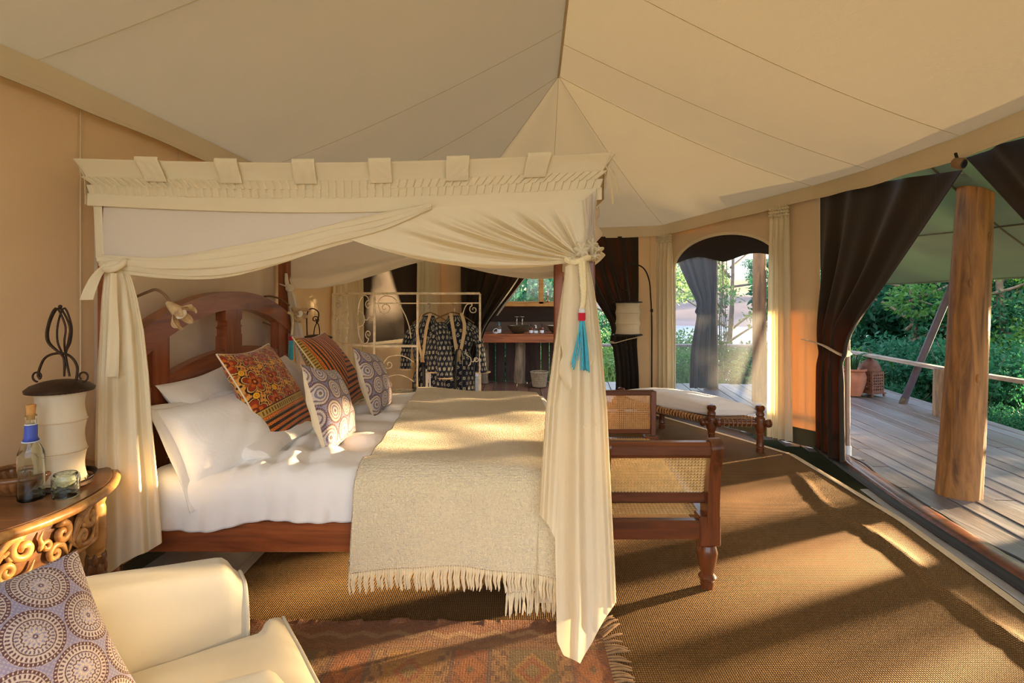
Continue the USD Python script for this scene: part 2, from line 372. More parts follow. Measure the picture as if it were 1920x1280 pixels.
plain('counter_stone', hx('#4a3420'), rough=.4, var=.2)
plain('ground_soil', hx('#6e6a3c'), rough=.95, var=.3, vscale=1.5, bump=.4, bscale=6)
plain('far_bank', hx('#6e5c56'), rough=.95, var=.2, vscale=.25, bump=.3, bscale=1)
plain('groundsheet', hx('#5a4632'), rough=.6, var=.1)
plain('grey_sheet', hx('#9c9690'), rough=.6, var=.1)
plain('plastic_blue', hx('#3a9ab0'), rough=.4)
plain('bark_tree', hx('#6a5a48'), rough=.9, var=.3, vscale=14, bump=.6, bscale=20)
plain('white_cap', hx('#e4e0d4'), rough=.5)
plain('zip_dark', hx('#1c1a18'), rough=.6)
mk('water', {'p': ('principled_bsdf', {'base_color': hx('#56606a'), 'roughness': .25}), 'n': ('noise_texture', {'scale': 1.2, 'detail': 4}), 'b': ('bump', {'strength': .2, 'distance': .1})},
   [('n.fac', 'b.height'), ('b.normal', 'p.normal')], 'p.BSDF')
mk('glass_clear', {'p': ('principled_bsdf', {'base_color': (.93, .98, .94), 'roughness': .02, 'transmission_weight': 1.0, 'ior': 1.45})}, [], 'p.BSDF')
mk('glass_aqua', {'p': ('principled_bsdf', {'base_color': (.86, .98, .94), 'roughness': .03, 'transmission_weight': 1.0, 'ior': 1.45}), 'n': ('noise_texture', {'scale': 40.0}), 'b': ('bump', {'strength': .25, 'distance': .01})},
   [('n.fac', 'b.height'), ('b.normal', 'p.normal')], 'p.BSDF')
mk('mirror', {'p': ('principled_bsdf', {'base_color': (.85, .86, .86), 'roughness': .03, 'metallic': 1.0})}, [], 'p.BSDF')
# insect screen: mostly open, its threads catch and pass sunlight
mk('fly_screen', {'t': ('transparent_bsdf', {'color': (.9, .92, .94)}), 'd': ('translucent_bsdf', {'color': (.22, .23, .23)}), 'g': ('diffuse_bsdf', {'color': (.3, .3, .3)}), 'm': ('mix_closure', {'fac': .3}), 'out': ('mix_closure', {'fac': .08})},
   [('d.BSDF', 'm.closure1'), ('g.BSDF', 'm.closure2'), ('t.BSDF', 'out.closure1'), ('m.closure', 'out.closure2')])
mk('window_glass', {'t': ('transparent_bsdf', {'color': (.95, .97, .97)}), 'g': ('glossy_bsdf', {'roughness': .02, 'color': (1, 1, 1)}), 'fr': ('fresnel', {'IOR': 1.4}), 'out': ('mix_closure', {})},
   [('fr.fac', 'out.fac'), ('t.BSDF', 'out.closure1'), ('g.BSDF', 'out.closure2')])
def leafmat(name, a, b, c):
    mk(name, {'g': ('geometry', {}), 'oi': ('object_info', {}), 'ad': ('math', {'math_type': 'multiply_add', 'value2': .3}), 'r': ('rgb_ramp', {'ramp': [(0, hx(a)), (.5, hx(b)), (1.0, hx(c))]}), 'ml': ('math', {'math_type': 'multiply', 'value2': .75}),
              'p': ('principled_bsdf', {'roughness': .45, 'specular_ior_level': .4}), 't': ('translucent_bsdf', {}), 'out': ('mix_closure', {'fac': .4})},
       [('g.random_per_island', 'ml.value1'), ('oi.random', 'ad.value1'), ('ml.value', 'ad.value3'), ('ad.value', 'r.fac'), ('r.color', 'p.base_color'), ('r.color', 't.color'), ('p.BSDF', 'out.closure1'), ('t.BSDF', 'out.closure2')])
leafmat('leaf_deep', '#225a40', '#3a7e4a', '#6a9c48')
leafmat('leaf_bright', '#3a6a2c', '#6a9438', '#a0b850')
leafmat('leaf_pale', '#5a8040', '#86a058', '#b4c07a')
leafmat('grass_blade', '#6a8a3c', '#9aa850', '#c0bc6c')
# sisal carpet: rows of looped weave, real relief from two crossed waves
mk('sisal', {'tc': ('texture_coordinate', {}), 'w1': ('wave_texture', {'bands_direction': 'x', 'scale': 34.0, 'distortion': .6, 'detail_scale': 3.0}), 'w2': ('wave_texture', {'bands_direction': 'y', 'scale': 28.0, 'distortion': .6, 'detail_scale': 3.0}),
             'm': ('math', {'math_type': 'multiply'}), 'n': ('noise_texture', {'scale': 220.0, 'detail': 2}), 'n2': ('noise_texture', {'scale': 1.6, 'detail': 4}), 'a': ('math', {'math_type': 'add'}), 'a2': ('math', {'math_type': 'multiply_add', 'value2': .35}), 'a3': ('math', {'math_type': 'multiply_add', 'value2': .3}),
             'r': ('rgb_ramp', {'ramp': [(.15, hx('#463016')), (.55, hx('#71512a')), (1.0, hx('#a27c40'))]}),
             'p': ('principled_bsdf', {'roughness': .9, 'specular_ior_level': .2}), 'b': ('bump', {'strength': .8, 'distance': .006})},
   [('tc.object', 'w1.vector'), ('tc.object', 'w2.vector'), ('w1.fac', 'm.value1'), ('w2.fac', 'm.value2'), ('tc.object', 'n.vector'), ('tc.object', 'n2.vector'), ('n.fac', 'a2.value1'), ('m.value', 'a2.value3'), ('n2.fac', 'a3.value1'), ('a2.value', 'a3.value3'),
    ('a3.value', 'r.fac'), ('r.color', 'p.base_color'), ('a2.value', 'b.height'), ('b.normal', 'p.normal')], 'p.BSDF')

# ================================================================ THE SETTING
TA = math.radians(6.0)                                   # the tent's axis against the line of sight
AX, SX = np.array([math.sin(TA), math.cos(TA), 0]), np.array([math.cos(TA), -math.sin(TA), 0])
WA, WB, WC, WD = (2.87, 5.30), (1.85, 7.00), (-0.90, 7.20), (-1.75, 5.50)      # corners of the tent's far end
EAVE = np.array([(-2.33, -1.2, 2.40), (-2.15, 1.0, 2.40), (-2.02, 2.4, 2.41), (-1.87, 4.2, 2.36), (*WD, 2.38), (-1.33, 6.35, 2.30), (*WC, 2.29), (.45, 7.16, 2.24), (*WB, 2.27),
                 (2.36, 6.15, 2.36), (*WA, 2.45), (2.72, 4.3, 2.37), (2.56, 3.2, 2.32), (2.40, 2.0, 2.31), (2.05, -1.2, 2.30)])
APEX, FRONT = np.array([.41, 5.0, 3.36]), np.array([.17, -1.2, 3.38])
def even(pts, n):
    p = np.asarray(pts, float); s = np.concatenate([[0], np.cumsum(np.linalg.norm(np.diff(p[:, :2], axis=0), axis=1))]); x = np.linspace(0, s[-1], n)
    return np.stack([np.interp(x, s, p[:, k]) for k in range(3)], 1)
ES = even(EAVE, 240)
def ridge_of(e):
    t = np.clip(np.dot(e[:2] - FRONT[:2], APEX[:2] - FRONT[:2]) / np.dot(APEX[:2] - FRONT[:2], APEX[:2] - FRONT[:2]), 0, 1)
    return FRONT + t * (APEX - FRONT)
RS = np.array([ridge_of(e) for e in ES])
def roof(U, V, drop=0.0):
    x = U * 239; i = np.clip(x.astype(int), 0, 238); k = (x - i)[..., None]
    e, r = ES[i] * (1 - k) + ES[i + 1] * k, RS[i] * (1 - k) + RS[i + 1] * k
    p = e + (r - e) * V[..., None]
    p[..., 2] -= .30 * V * (1 - V) * (1 - .3 * V) + .012 * np.sin(U * 60) * np.sin(np.pi * V) + drop
    return p
struct('ceiling', sheet(roof, 300, 40), 'canvas_roof', smooth=True)
def seam(us, vs, r=.004):
    return tube(roof(np.asarray(us, float), np.asarray(vs, float), .003), r, 6)
tt = np.linspace(0, 1, 40)
def u_at(i): return np.argmin(np.linalg.norm(ES - EAVE[i], axis=1)) / 239
for i in (2, 4, 6, 8, 10, 12):
    struct('trim_1', seam(np.full(40, u_at(i)), tt, .0018), 'canvas_roof')
for u in (u_at(3), u_at(1), (u_at(6) + u_at(8)) / 2, u_at(11)):
    struct('trim_1', seam(np.full(40, u), tt, .0015), 'canvas_roof')
struct('trim_2', tube(np.stack([FRONT + (APEX - FRONT) * t - [0, 0, .01] for t in tt]), .010, 8), 'canvas_roof')
# valance hanging from the eave inside the tent
def val(U, V):
    p = roof(U, np.full_like(U, .012)); c = np.array([.2, 3.2, 0]); d = p - c; d[..., 2] = 0; d /= np.linalg.norm(d, axis=-1, keepdims=True)
    p = p - d * (.030 + .008 * V)[..., None]; p[..., 2] -= .13 * V + .004 * np.sin(U * 140) * V; return p
struct('trim_3', sheet(val, 300, 5, .004), 'canvas_trim', smooth=True)
struct('trim_4', tube(val(np.linspace(0, 1, 240), np.full(240, .86)) - [0, 0, 0], .003, 5), 'canvas_trim')
# walls
def wall(name, a, b, zt0, zt1, mat='canvas_wall', hole=None, seed=1, z0=0.0):
    a3, b3 = np.array([*a, 0.]), np.array([*b, 0.]); L = np.linalg.norm(b3 - a3); X = (b3 - a3) / L
    if hole is None:
        def fn(U, V):
            z = z0 + (zt0 + (zt1 - zt0) * U - z0) * V; n = np.cross(X, [0, 0, 1])
            return a3 + (U * L)[..., None] * X + z[..., None] * np.array([0, 0, 1.]) + (.010 * wob(U, V, seed, 6, 2) * np.sin(np.pi * V))[..., None] * n
        return struct(name, sheet(fn, 120, 60, .004), mat, smooth=True)
    poly = sg.Polygon([(0, z0), (L, z0), (L, zt1), (0, zt0)]).difference(hole)
    return struct(name, extrude(poly, .006, a3, X, (0, 0, 1)), mat, smooth=False)
wall('wall_left', (-2.33, -1.2), WD, 2.41, 2.38, seed=3)
for y in (1.5, 2.62, 3.3, 4.1):                              # stitched seams of the canvas
    x = -2.33 + .58 * (y + 1.2) / 6.7
    struct('trim_5', tube([(x + .012, y, .02), (x + .012, y, 2.3)], .004, 6), 'canvas_wall')
a3, b3 = np.array([*WB, 0.]), np.array([*WA, 0.]); LR = np.linalg.norm(b3 - a3); XR_ = (b3 - a3) / LR; NR = np.cross(XR_, [0, 0, 1])
def arch(x0, x1, z0, zs, rise, n=40):
    t = np.linspace(np.pi, 0, n); c, a = (x0 + x1) / 2, (x1 - x0) / 2
    return sg.Polygon([(x0, z0)] + [(c + a * math.cos(k), zs + rise * math.sin(k)) for k in t] + [(x1, z0)])
X0, X1 = .10 * LR, .80 * LR
AR = arch(X0, X1, .16, 1.74, .36)
wr = wall('wall_right', WB, WA, 2.27, 2.45, hole=AR)
w1 = struct('window_1', extrude(AR.buffer(.02).difference(AR.buffer(-.012)), .016, a3, XR_, (0, 0, 1)), 'canvas_trim', smooth=30)
part(w1, 'screen', extrude(AR, .002, a3 - NR * .004, XR_, (0, 0, 1)), 'fly_screen', smooth=False)
def blindtop(U, V):
    x = X0 - .06 + (X1 - X0 + .12) * U; zb = 1.80 + .07 * np.abs(np.sin(U * 2 * np.pi)) ** 1.5
    z = 2.16 + (zb - 2.16) * V; return a3 + x[..., None] * XR_ + z[..., None] * np.array([0, 0, 1.]) - (.02 + .05 * np.sin(np.pi * V))[..., None] * NR
part(w1, 'rolled_blind', sheet(blindtop, 60, 10, .006), 'canvas_dark', smooth=True)
# dark groundsheet skirting along the foot of the canvas
def skirt(name, a, b, h=.13, off=.012, m='canvas_base'):
    a, b = np.array([*a, 0.]), np.array([*b, 0.]); d = unit(b - a); n = np.cross(d, [0, 0, 1])
    s = 1 if np.dot(n, np.array([.2, 3.5, 0]) - a) > 0 else -1
    return struct(name, beam(a + n * s * off + [0, 0, h / 2], b + n * s * off + [0, 0, h / 2], .008, h), m)
skirt('baseboard_right', WB, WA, .16); skirt('baseboard_left', (-2.33, -1.2), WD, .08)
for x in (.86, .93):
    struct('trim_6', tube([a3 + XR_ * LR * x - NR * .008 + [0, 0, .1], a3 + XR_ * LR * x - NR * .008 + [0, 0, 2.3]], .005, 6), 'canvas_wall')
struct('trim_6', tube([a3 + XR_ * LR * (.10 + k * .078) - NR * .008 + [0, 0, 2.17 + .011 * k * 1.0] for k in range(10)], .004, 6), 'canvas_wall')
# far left wall with its dark arched window
c3, d3 = np.array([*WD, 0.]), np.array([*WC, 0.]); LL = np.linalg.norm(d3 - c3); XL_ = (d3 - c3) / LL; NL = np.cross(XL_, [0, 0, 1])
AL = arch(.22 * LL, .78 * LL, .92, 1.60, .42)
wall('wall_canted', WD, WC, 2.38, 2.29, hole=AL)
w2 = struct('window_2', extrude(AL.buffer(.02).difference(AL.buffer(-.012)), .016, c3, XL_, (0, 0, 1)), 'canvas_trim', smooth=30)
part(w2, 'blind', sheet(lambda U, V: c3 + (.2 * LL + .6 * LL * U)[..., None] * XL_ + (.88 + 1.2 * V)[..., None] * np.array([0, 0, 1.]) - (.03 * (1 if NL[1] < 0 else -1) + .008 * wob(U, V, 5))[..., None] * NL, 40, 40, .004), 'canvas_dark', smooth=True)
# back wall strips beside the bathroom opening, lintel above
def strip(name, a, b, z0, z1, m='canvas_wall', off=0):
    return struct(name, beam((a[0], a[1] + off, (z0 + z1) / 2), (b[0], b[1] + off, (z0 + z1) / 2), .012, z1 - z0), m)
def backy(x): return 7.20 - .2 * (x + .9) / 2.75
strip('wall_back', (-.9, backy(-.9)), (-.62, backy(-.62)), 0, 2.28)
strip('wall_back', (1.54, backy(1.54)), (1.85, 7.0), 0, 2.26)
strip('wall_back', (-.62, backy(-.62)), (1.54, backy(1.54)), 2.16, 2.26)
struct('trim_7', tube([(1.70, backy(1.7) - .012, .05), (1.70, backy(1.7) - .012, 2.2)], .006, 6), 'canvas_wall')
skirt('baseboard_back', (1.54, backy(1.54)), (1.85, 7.0), .1)
# right-hand wall near the camera, beyond the open side
wall('wall_front', (2.36, 1.75), (2.05, -1.2), 2.31, 2.30, seed=9)
# floors
struct('floor', cat(cbox((-2.4, -1.3, -.05), (2.42, 7.15, -.006), .002)), 'groundsheet')
def rug_right(y): return interp(y, [(-1.2, 1.85), (1.0, 2.12), (2.2, 2.28), (2.65, 2.36), (3.6, 2.49), (5.07, 2.52), (5.5, 2.33), (6.53, 1.83), (6.9, 1.65)])
def rug_left(y): return np.maximum(-1.42, -1.62 + (np.asarray(y) - 5.5) * .5)
def rugf(U, V):
    y = -1.1 + 8.0 * V; xr = rug_right(y); xl = rug_left(y); x = xl + (xr - xl) * U; d = xr - x
    ridge = d - (.27 + .06 * np.sin(y * 2.1) + .03 * np.sin(y * 5.3))
    z = .006 + .016 * np.exp(-(ridge / .03) ** 2) * sm(y, 1.2, 2.2) * (1 - sm(y, 4.3, 4.9)) + .002 * wob(U, V, 4, 6, 9)
    return np.stack([x, y, z], -1)
rg = solo('sisal_rug', sheet(rugf, 150, 200, .008), 'sisal', 'large golden brown woven sisal floor rug covering the tent floor', 'rug', smooth=True)
for side in (0, 1):
    ys = np.linspace(-1.05, 6.85, 90); k = -1.42 if side == 0 else None
    def bf(U, V, side=side):
        y = -1.05 + 7.9 * V; x = (rug_left(y) + .045 * U) if side == 0 else (rug_right(y) - .045 + .045 * U); return np.stack([x, y, np.full_like(x, .0135)], -1)
    part(rg, 'border', sheet(bf, 3, 90, .004), 'rug_edge', smooth=True, label='pale cotton edging strip')
struct('trim_8', sheet(lambda U, V: np.stack([-2.2 + .85 * U, 1.0 + 4.0 * V, -.003 + 0 * U], -1), 4, 12, .003), 'grey_sheet')
def sill_pt(y, off, z):       # along the foot of the open side
    x = interp(y, [(-1.2, 2.05), (1.75, 2.36), (2.77, 2.53), (3.82, 2.64), (5.3, 2.87)]); return (x + off, y, z)
ysl = np.linspace(1.0, 5.28, 40)
struct('trim_9', tube([sill_pt(y, -.02, .012) for y in ysl], [.05] * 40, 8, flat=.45), 'zip_dark')
def sillf(U, V):
    y = 1.0 + 4.3 * V; j = np.rint(V * 79).astype(int); x = np.array([sill_pt(1.0 + 4.3 * k / 79, 0, 0)[0] for k in range(80)])[j]; return np.stack([x - .015 + .14 * U, y, .022 + .02 * np.sin(np.pi * np.clip(U, 0, 1)) ** .3], -1)
struct('trim_9', sheet(sillf, 9, 80, .012), 'teak_dark', smooth=40)
struct('trim_10', tube([sill_pt(y, .13 + .012 * math.sin(y * 7), .034 + .006 * math.sin(y * 11)) for y in np.linspace(1, 5.1, 90)], .012, 6, flat=.5), 'zip_dark')
struct('trim_10', sheet(lambda U, V: np.stack([sill_pt(1.0 + 3.2 * V, 0, 0)[0] - .13 + .07 * U, 1.0 + 3.2 * V, .004 + .004 * wob(U, V, 3, 1, 8)], -1), 4, 60, .003), 'grey_sheet', smooth=True)

# deck of single boards, laid along the tent's axis
dk = structx('deck')
def uv3(u, v, z=0.0): return SX * u + AX * v + np.array([0, 0, z])
U0, U1, VEND = 2.36, 4.62, 9.5
u, row = .30, 0
while u < U1:
    wdt = .135 + .03 * ((row * 37) % 10) / 10; uu = u + wdt / 2
    v0 = -1.2 if uu > 2.30 + .10 else (5.57 + (2.3 - uu) * 1.33 + .05 if uu > 1.1 else 7.75)
    cuts = [v0] + ([v0 + 1.5 + 2.6 * ((row * 53) % 17) / 17, v0 + 5.2 + 2.4 * ((row * 29) % 13) / 13] if v0 < 4 else [])
    cuts = [c for c in cuts if c < VEND - .4] + [VEND]
    if uu > 2.40 and uu < 2.55:
        pass
    for a, b in zip(cuts[:-1], cuts[1:]):
        zz = -.03 + .004 * ((row * 7) % 3)
        part(dk, 'board', beam(uv3(uu, a, zz), uv3(uu, b - .006, zz), wdt - .007, .036, .004), f'deck_{(row * 5 + int(a * 3)) % 4}')
    u += wdt; row += 1
struct('deck_joist', cat(*[beam(uv3(.3, v, -.12), uv3(U1, v, -.12), .06, .14) for v in np.arange(-1, 9.6, 1.3) if v > 7.6] + [beam(uv3(2.5, v, -.12), uv3(U1, v, -.12), .06, .14) for v in np.arange(-1, 7.6, 1.3)]), 'log_grey')
# bathroom: floor boards, plank screen, dark canvas
bf_ = structx('bathroom_floor'); x = -1.65; k = 0
while x < .95:
    w_ = .15 + .05 * ((k * 31) % 7) / 7
    part(bf_, 'board', beam((x + w_ / 2, 7.24, -.024), (x + w_ / 2 + .02, 9.46, -.024), w_ - .008, .036, .003), f'plank_{k % 3}'); x += w_; k += 1
sc = structx('plank_screen'); x = -1.3; k = 0
while x < .92:
    w_ = (.165, .18, .13, .28, .14, .13)[k % 6]
    part(sc, 'plank', beam((x + w_ / 2, 9.46, .0), (x + w_ / 2, 9.46, .70), w_ - .016, .022, .003, up=(0, 1, 0)), 'screen_plank'); x += w_; k += 1
BY = 9.80
struct('wall_bathroom', cat(cbox((-1.9, BY, .62), (-.27, BY + .02, 2.3)), cbox((-.27, BY, .62), (1.05, BY + .02, 1.26)), cbox((-.27, BY, 2.05), (1.05, BY + .02, 2.3)), cbox((1.05, BY, .0), (1.10, BY + .02, 2.3))), 'canvas_dark')
struct('wall_bathroom', cbox((-1.72, 7.24, 0), (-1.70, 9.8, 2.3)), 'canvas_dark')
struct('ceiling_bathroom', sheet(lambda U, V: np.stack([-1.75 + 3.2 * U, 7.2 + 2.75 * V, 2.42 - .25 * np.abs(U - .5) + .0 * V], -1), 20, 20, .005), 'canvas_green', smooth=True)
w3 = structx('window_3')
for a, b in (((-.29, BY - .02, 1.27), (1.07, BY - .02, 1.27)), ((-.29, BY - .02, 2.03), (1.07, BY - .02, 2.03)), ((-.27, BY - .02, 1.27), (-.27, BY - .02, 2.03)), ((.50, BY - .02, 1.27), (.50, BY - .02, 2.03)), ((1.05, BY - .02, 1.27), (1.05, BY - .02, 2.03))):
    part(w3, 'frame_bar', beam(a, b, .06, .085 if a[2] == b[2] else .085, .006, up=(0, 0, 1) if a[2] == b[2] else (1, 0, 0)), 'pine')
for x0, x1 in ((-.24, .46), (.54, 1.02)):
    part(w3, 'pane', cbox((x0, BY - .01, 1.3), (x1, BY - .006, 2.0), .001), 'window_glass', smooth=False)

# verandah fly: greenish canvas out to a low edge
FLY_IN = smooth_path([(2.05, -1.2, 2.36), (2.40, 2.0, 2.37), (2.62, 3.2, 2.39), (2.78, 4.3, 2.43), (2.93, 5.35, 2.52), (2.52, 6.10, 2.50)], 60)
FLY_OUT = smooth_path([(6.35, -1.2, 1.66), (6.25, 2.0, 1.66), (6.05, 4.5, 1.64), (5.85, 6.5, 1.64), (5.6, 8.2, 1.60), (5.45, 9.3, 1.60)], 60)
def fly(U, V):
    j = np.rint(V * 59).astype(int); a, b = FLY_IN[j], FLY_OUT[j]; p = a + (b - a) * U[..., None]; p[..., 2] -= .10 * np.sin(np.pi * U); return p
fl = solo('verandah_fly', sheet(fly, 30, 60, .005), 'canvas_green', 'grey green canvas verandah roof sloping out over the wooden deck', 'awning', smooth=True)
part(fl, 'hem', tube(FLY_OUT - [0, 0, .01], .02, 6, flat=.6), 'canvas_green')
for k in (22, 40):
    part(fl, 'seam', tube(fly(np.linspace(0, 1, 20), np.full(20, k / 59.)) - [0, 0, .006], .008, 6), 'canvas_base')
part(fl, 'rope', tube(fly(np.full(60, .40), np.linspace(0, 1, 60)) - [0, 0, .012], .007, 6), 'canvas_base', label='dark seam rope running along the underside')

# ================================================================ THE BED
YF, YB = 2.50, 4.34
bed = thing('four_poster_bed', 'mahogany four-poster bed with an arched open headboard', 'bed', (-.7, 3.4, 0))
for (x, y) in ((-1.765, YF), (.325, YF), (-1.735, YB), (.355, YB)):
    p = part(bed, 'post', cat(cbox((x - .036, y - .036, .30), (x + .036, y + .036, 2.02), .008)), 'mahogany_z')
    part(p, 'foot', lathe([(.022, 0), (.03, .012), (.034, .05), (.026, .07), (.03, .10), (.042, .18), (.046, .24), (.034, .285), (.04, .30)], (x, y, 0), 24), 'mahogany_z')
part(bed, 'side_rail', cbox((-1.73, YF - .03, .325), (.29, YF + .02, .458), .006), 'mahogany')
part(bed, 'side_rail', cbox((-1.70, YB - .02, .325), (.32, YB + .03, .458), .006), 'mahogany')
part(bed, 'foot_rail', cbox((.31, YF + .03, .325), (.36, YB - .03, .458), .006), 'mahogany_y')
part(bed, 'slat_base', cbox((-1.72, YF + .02, .40), (.31, YB - .02, .43), .004), 'teak_dark')
for (a, b) in (((-1.80, YF, 1.985), (.36, YF, 2.005)), ((-1.77, YB, 1.985), (.39, YB, 2.005)), ((-1.765, YF, 1.985), (-1.735, YB, 1.985)), ((.325, YF, 2.0), (.355, YB, 2.0))):
    part(bed, 'canopy_rail', beam(a, b, .05, .04, .004), 'mahogany')
# headboard: outline drawn in (y, z), standing at x = HX
HX_ = -1.70
def hb(px, py): q = onX(px, py, HX_); return q[1], q[2]
y0, y1 = 2.56, 4.29; yc = (y0 + y1) / 2
def archz(y, ends, mid): t = (y - yc) / ((y1 - y0) / 2); return ends + (mid - ends) * np.clip(1 - np.abs(t) ** 2.1, 0, 1)
ya = np.linspace(y0, y1, 60)
top = [(y, archz(y, 1.285, 1.462)) for y in ya]; bot = [(y, archz(y, 1.15, 1.355)) for y in ya[::-1]]
hbm = part(bed, 'headboard_arch', extrude(sg.Polygon(top + bot), .07, (HX_, 0, 0), (0, 1, 0), (0, 0, 1)), 'mahogany_y', smooth=25)
low = sg.Polygon([(y, archz(y, .985, 1.125)) for y in ya] + [(y, archz(y, .875, 1.03)) for y in ya[::-1]])
part(bed, 'lower_arch', extrude(low, .05, (HX_, 0, 0), (0, 1, 0), (0, 0, 1)), 'mahogany_y', smooth=25)
def upright(yc_, w, z0, z1, notch=False):
    pts = [(-w / 2, z0), (-w / 2, z1), (w / 2, z1), (w / 2, z0)]
    pg = sg.Polygon(pts)
    if notch:
        for s in (-1, 1):
            for zc, r in ((1.272, .020), (1.235, .014)):
                pg = pg.difference(sg.Point(s * w / 2, zc).buffer(r))
        pg = pg.difference(sg.box(-w, 1.20, -w / 2 + .012, 1.23)).difference(sg.box(w / 2 - .012, 1.20, w, 1.23))
    return extrude(pg, .06, (HX_, yc_, 0), (0, 1, 0), (0, 0, 1))
part(bed, 'splat', upright(3.42, .20, 1.06, 1.40, True), 'mahogany_z', smooth=25)
for yy in (2.71, 4.14):
    part(bed, 'stile', upright(yy, .13, .45, 1.27), 'mahogany_z', smooth=25)
part(bed, 'head_rail', cbox((HX_ - .03, y0, .46), (HX_ + .03, y1, .62), .005), 'mahogany_y')

# mattress, duvet
def duvet_top(x, y):
    return .665 + .03 * np.sin((x + 1.7) * 1.6) + .012 * np.sin(9 * x + 3 * y) * np.sin(5 * y + x) + .010 * np.sin(23 * y + 4 * x) * np.exp(-((x + 1.0) / .5) ** 2)
solo('mattress', rbox((-1.66, YF + .03, .43), (.29, YB - .03, .60), .05), 'cotton', 'white mattress lying on the slats of the four-poster bed', 'mattress', smooth=True)
def duvet(U, V):
    s = (V - .5) * 2; y = YF + .90 + np.sign(s) * np.minimum(np.abs(s) / .80, 1) * .86
    x = -1.62 + 1.90 * U; a = np.clip((np.abs(s) - .80) / .20, 0, 1)
    zt = duvet_top(x, y)
    # the edge rolls over and hangs down to the rail
    ang = np.minimum(a * 2.2, 1) * np.pi / 2; d = np.maximum(a - .4545, 0) * 1.0
    rr = .10
    yo = y + np.sign(s) * (rr * np.sin(ang) + .012 * np.sin(x * 31 + 5 * np.sin(3 * x)) * a + .006 * np.sin(67 * x) * a); z = zt - rr * (1 - np.cos(ang)) - d * .21
    ex = np.minimum(np.abs(U - .5) * 2, 1); z = z - .06 * sm(ex, .94, 1.0) - .03 * np.exp(-((x + 1.35) / .2) ** 2)
    z = z + (.014 * np.sin(38 * x + 9 * y + 4 * np.sin(5 * x)) * np.exp(-((x + .95) / .30) ** 2) * np.exp(-((y - YF - .25) / .35) ** 2)) * (1 - a)
    return np.stack([x, yo, z], -1)
solo('duvet', sheet(duvet, 220, 200, .02), 'cotton', 'white cotton duvet with soft wrinkles spread over the bed', 'duvet', smooth=True)

# throw with fringe
def thr(U, V):
    x = -.665 + .90 * U; s = V
    # runs from the far side across the top, over the near edge and down
    y = np.where(s < .62, 4.30 - (4.30 - (YF + .05)) * s / .62, 0); q = np.clip((s - .62) / .07, 0, 1) * np.pi / 2; d = np.clip((s - .69) / .31, 0, 1)
    yy = np.where(s < .62, y, YF + .05 - .165 * np.sin(q) - .012 * d + .012 * np.sin(9 * x + 2) * d + .008 * np.sin(21 * x) * d)
    zt = duvet_top(x, np.maximum(yy, YF + .05)) + .028
    z = np.where(s < .62, zt, zt - .11 * (1 - np.cos(q)) - d * (.315 - .018 * np.exp(-((x + .30) / .2) ** 2) + .008 * np.sin(6 * x)))
    x = x + np.where(s < .62, -.05 * (1 - s / .62) + .03 * np.sin(3 * s), 0) + .016 * d * (U - .5) * 2
    return np.stack([x, yy, z], -1)
th = solo('throw_blanket', sheet(thr, 120, 200, .016), 'throw_wool', 'chunky cream woven throw with tasselled fringe hanging over the bed side', 'blanket', smooth=True)
ends = thr(np.linspace(.004, .996, 92), np.ones(92))
fr = []
for k, e in enumerate(ends):
    r_ = np.random.default_rng(k); L = .085 + .012 * r_.random() - .012 * math.sin(k * .12); sw = r_.normal(0, .006, 2)
    fr.append(tube(np.stack([e + [sw[0] * t, -.006 + sw[1] * t, -L * t] for t in np.linspace(-.05, 1, 7)]) + np.stack([[.002 * math.sin(9 * t), .002 * math.cos(7 * t), 0] for t in np.linspace(0, 1, 7)]), [.004, .0062, .0045, .005, .005, .0048, .002], 6))
part(th, 'fringe', cat(*fr), 'fringe_wool', smooth=40, kind='stuff')
# lower layer of the folded throw showing under the near hem at the foot end
def thr2(U, V):
    x = -.02 + .27 * U; return np.stack([x, YF - .055 + .01 * np.sin(12 * x), .30 - .135 * V - .0 * U], -1)
part(th, 'under_layer', sheet(thr2, 20, 12, .012), 'throw_wool', smooth=True)
e2 = thr2(np.linspace(0, 1, 30), np.ones(30)); fr = []
for k, e in enumerate(e2):
    r_ = np.random.default_rng(k + 500); L = .085 + .02 * r_.random(); sw = r_.normal(0, .008, 2)
    fr.append(tube(np.stack([e + [sw[0] * t, sw[1] * t - .003, -L * t] for t in np.linspace(-.05, 1, 6)]), [.004, .006, .005, .005, .005, .002], 6))
part(th, 'fringe', cat(*fr), 'fringe_wool', smooth=40, kind='stuff')

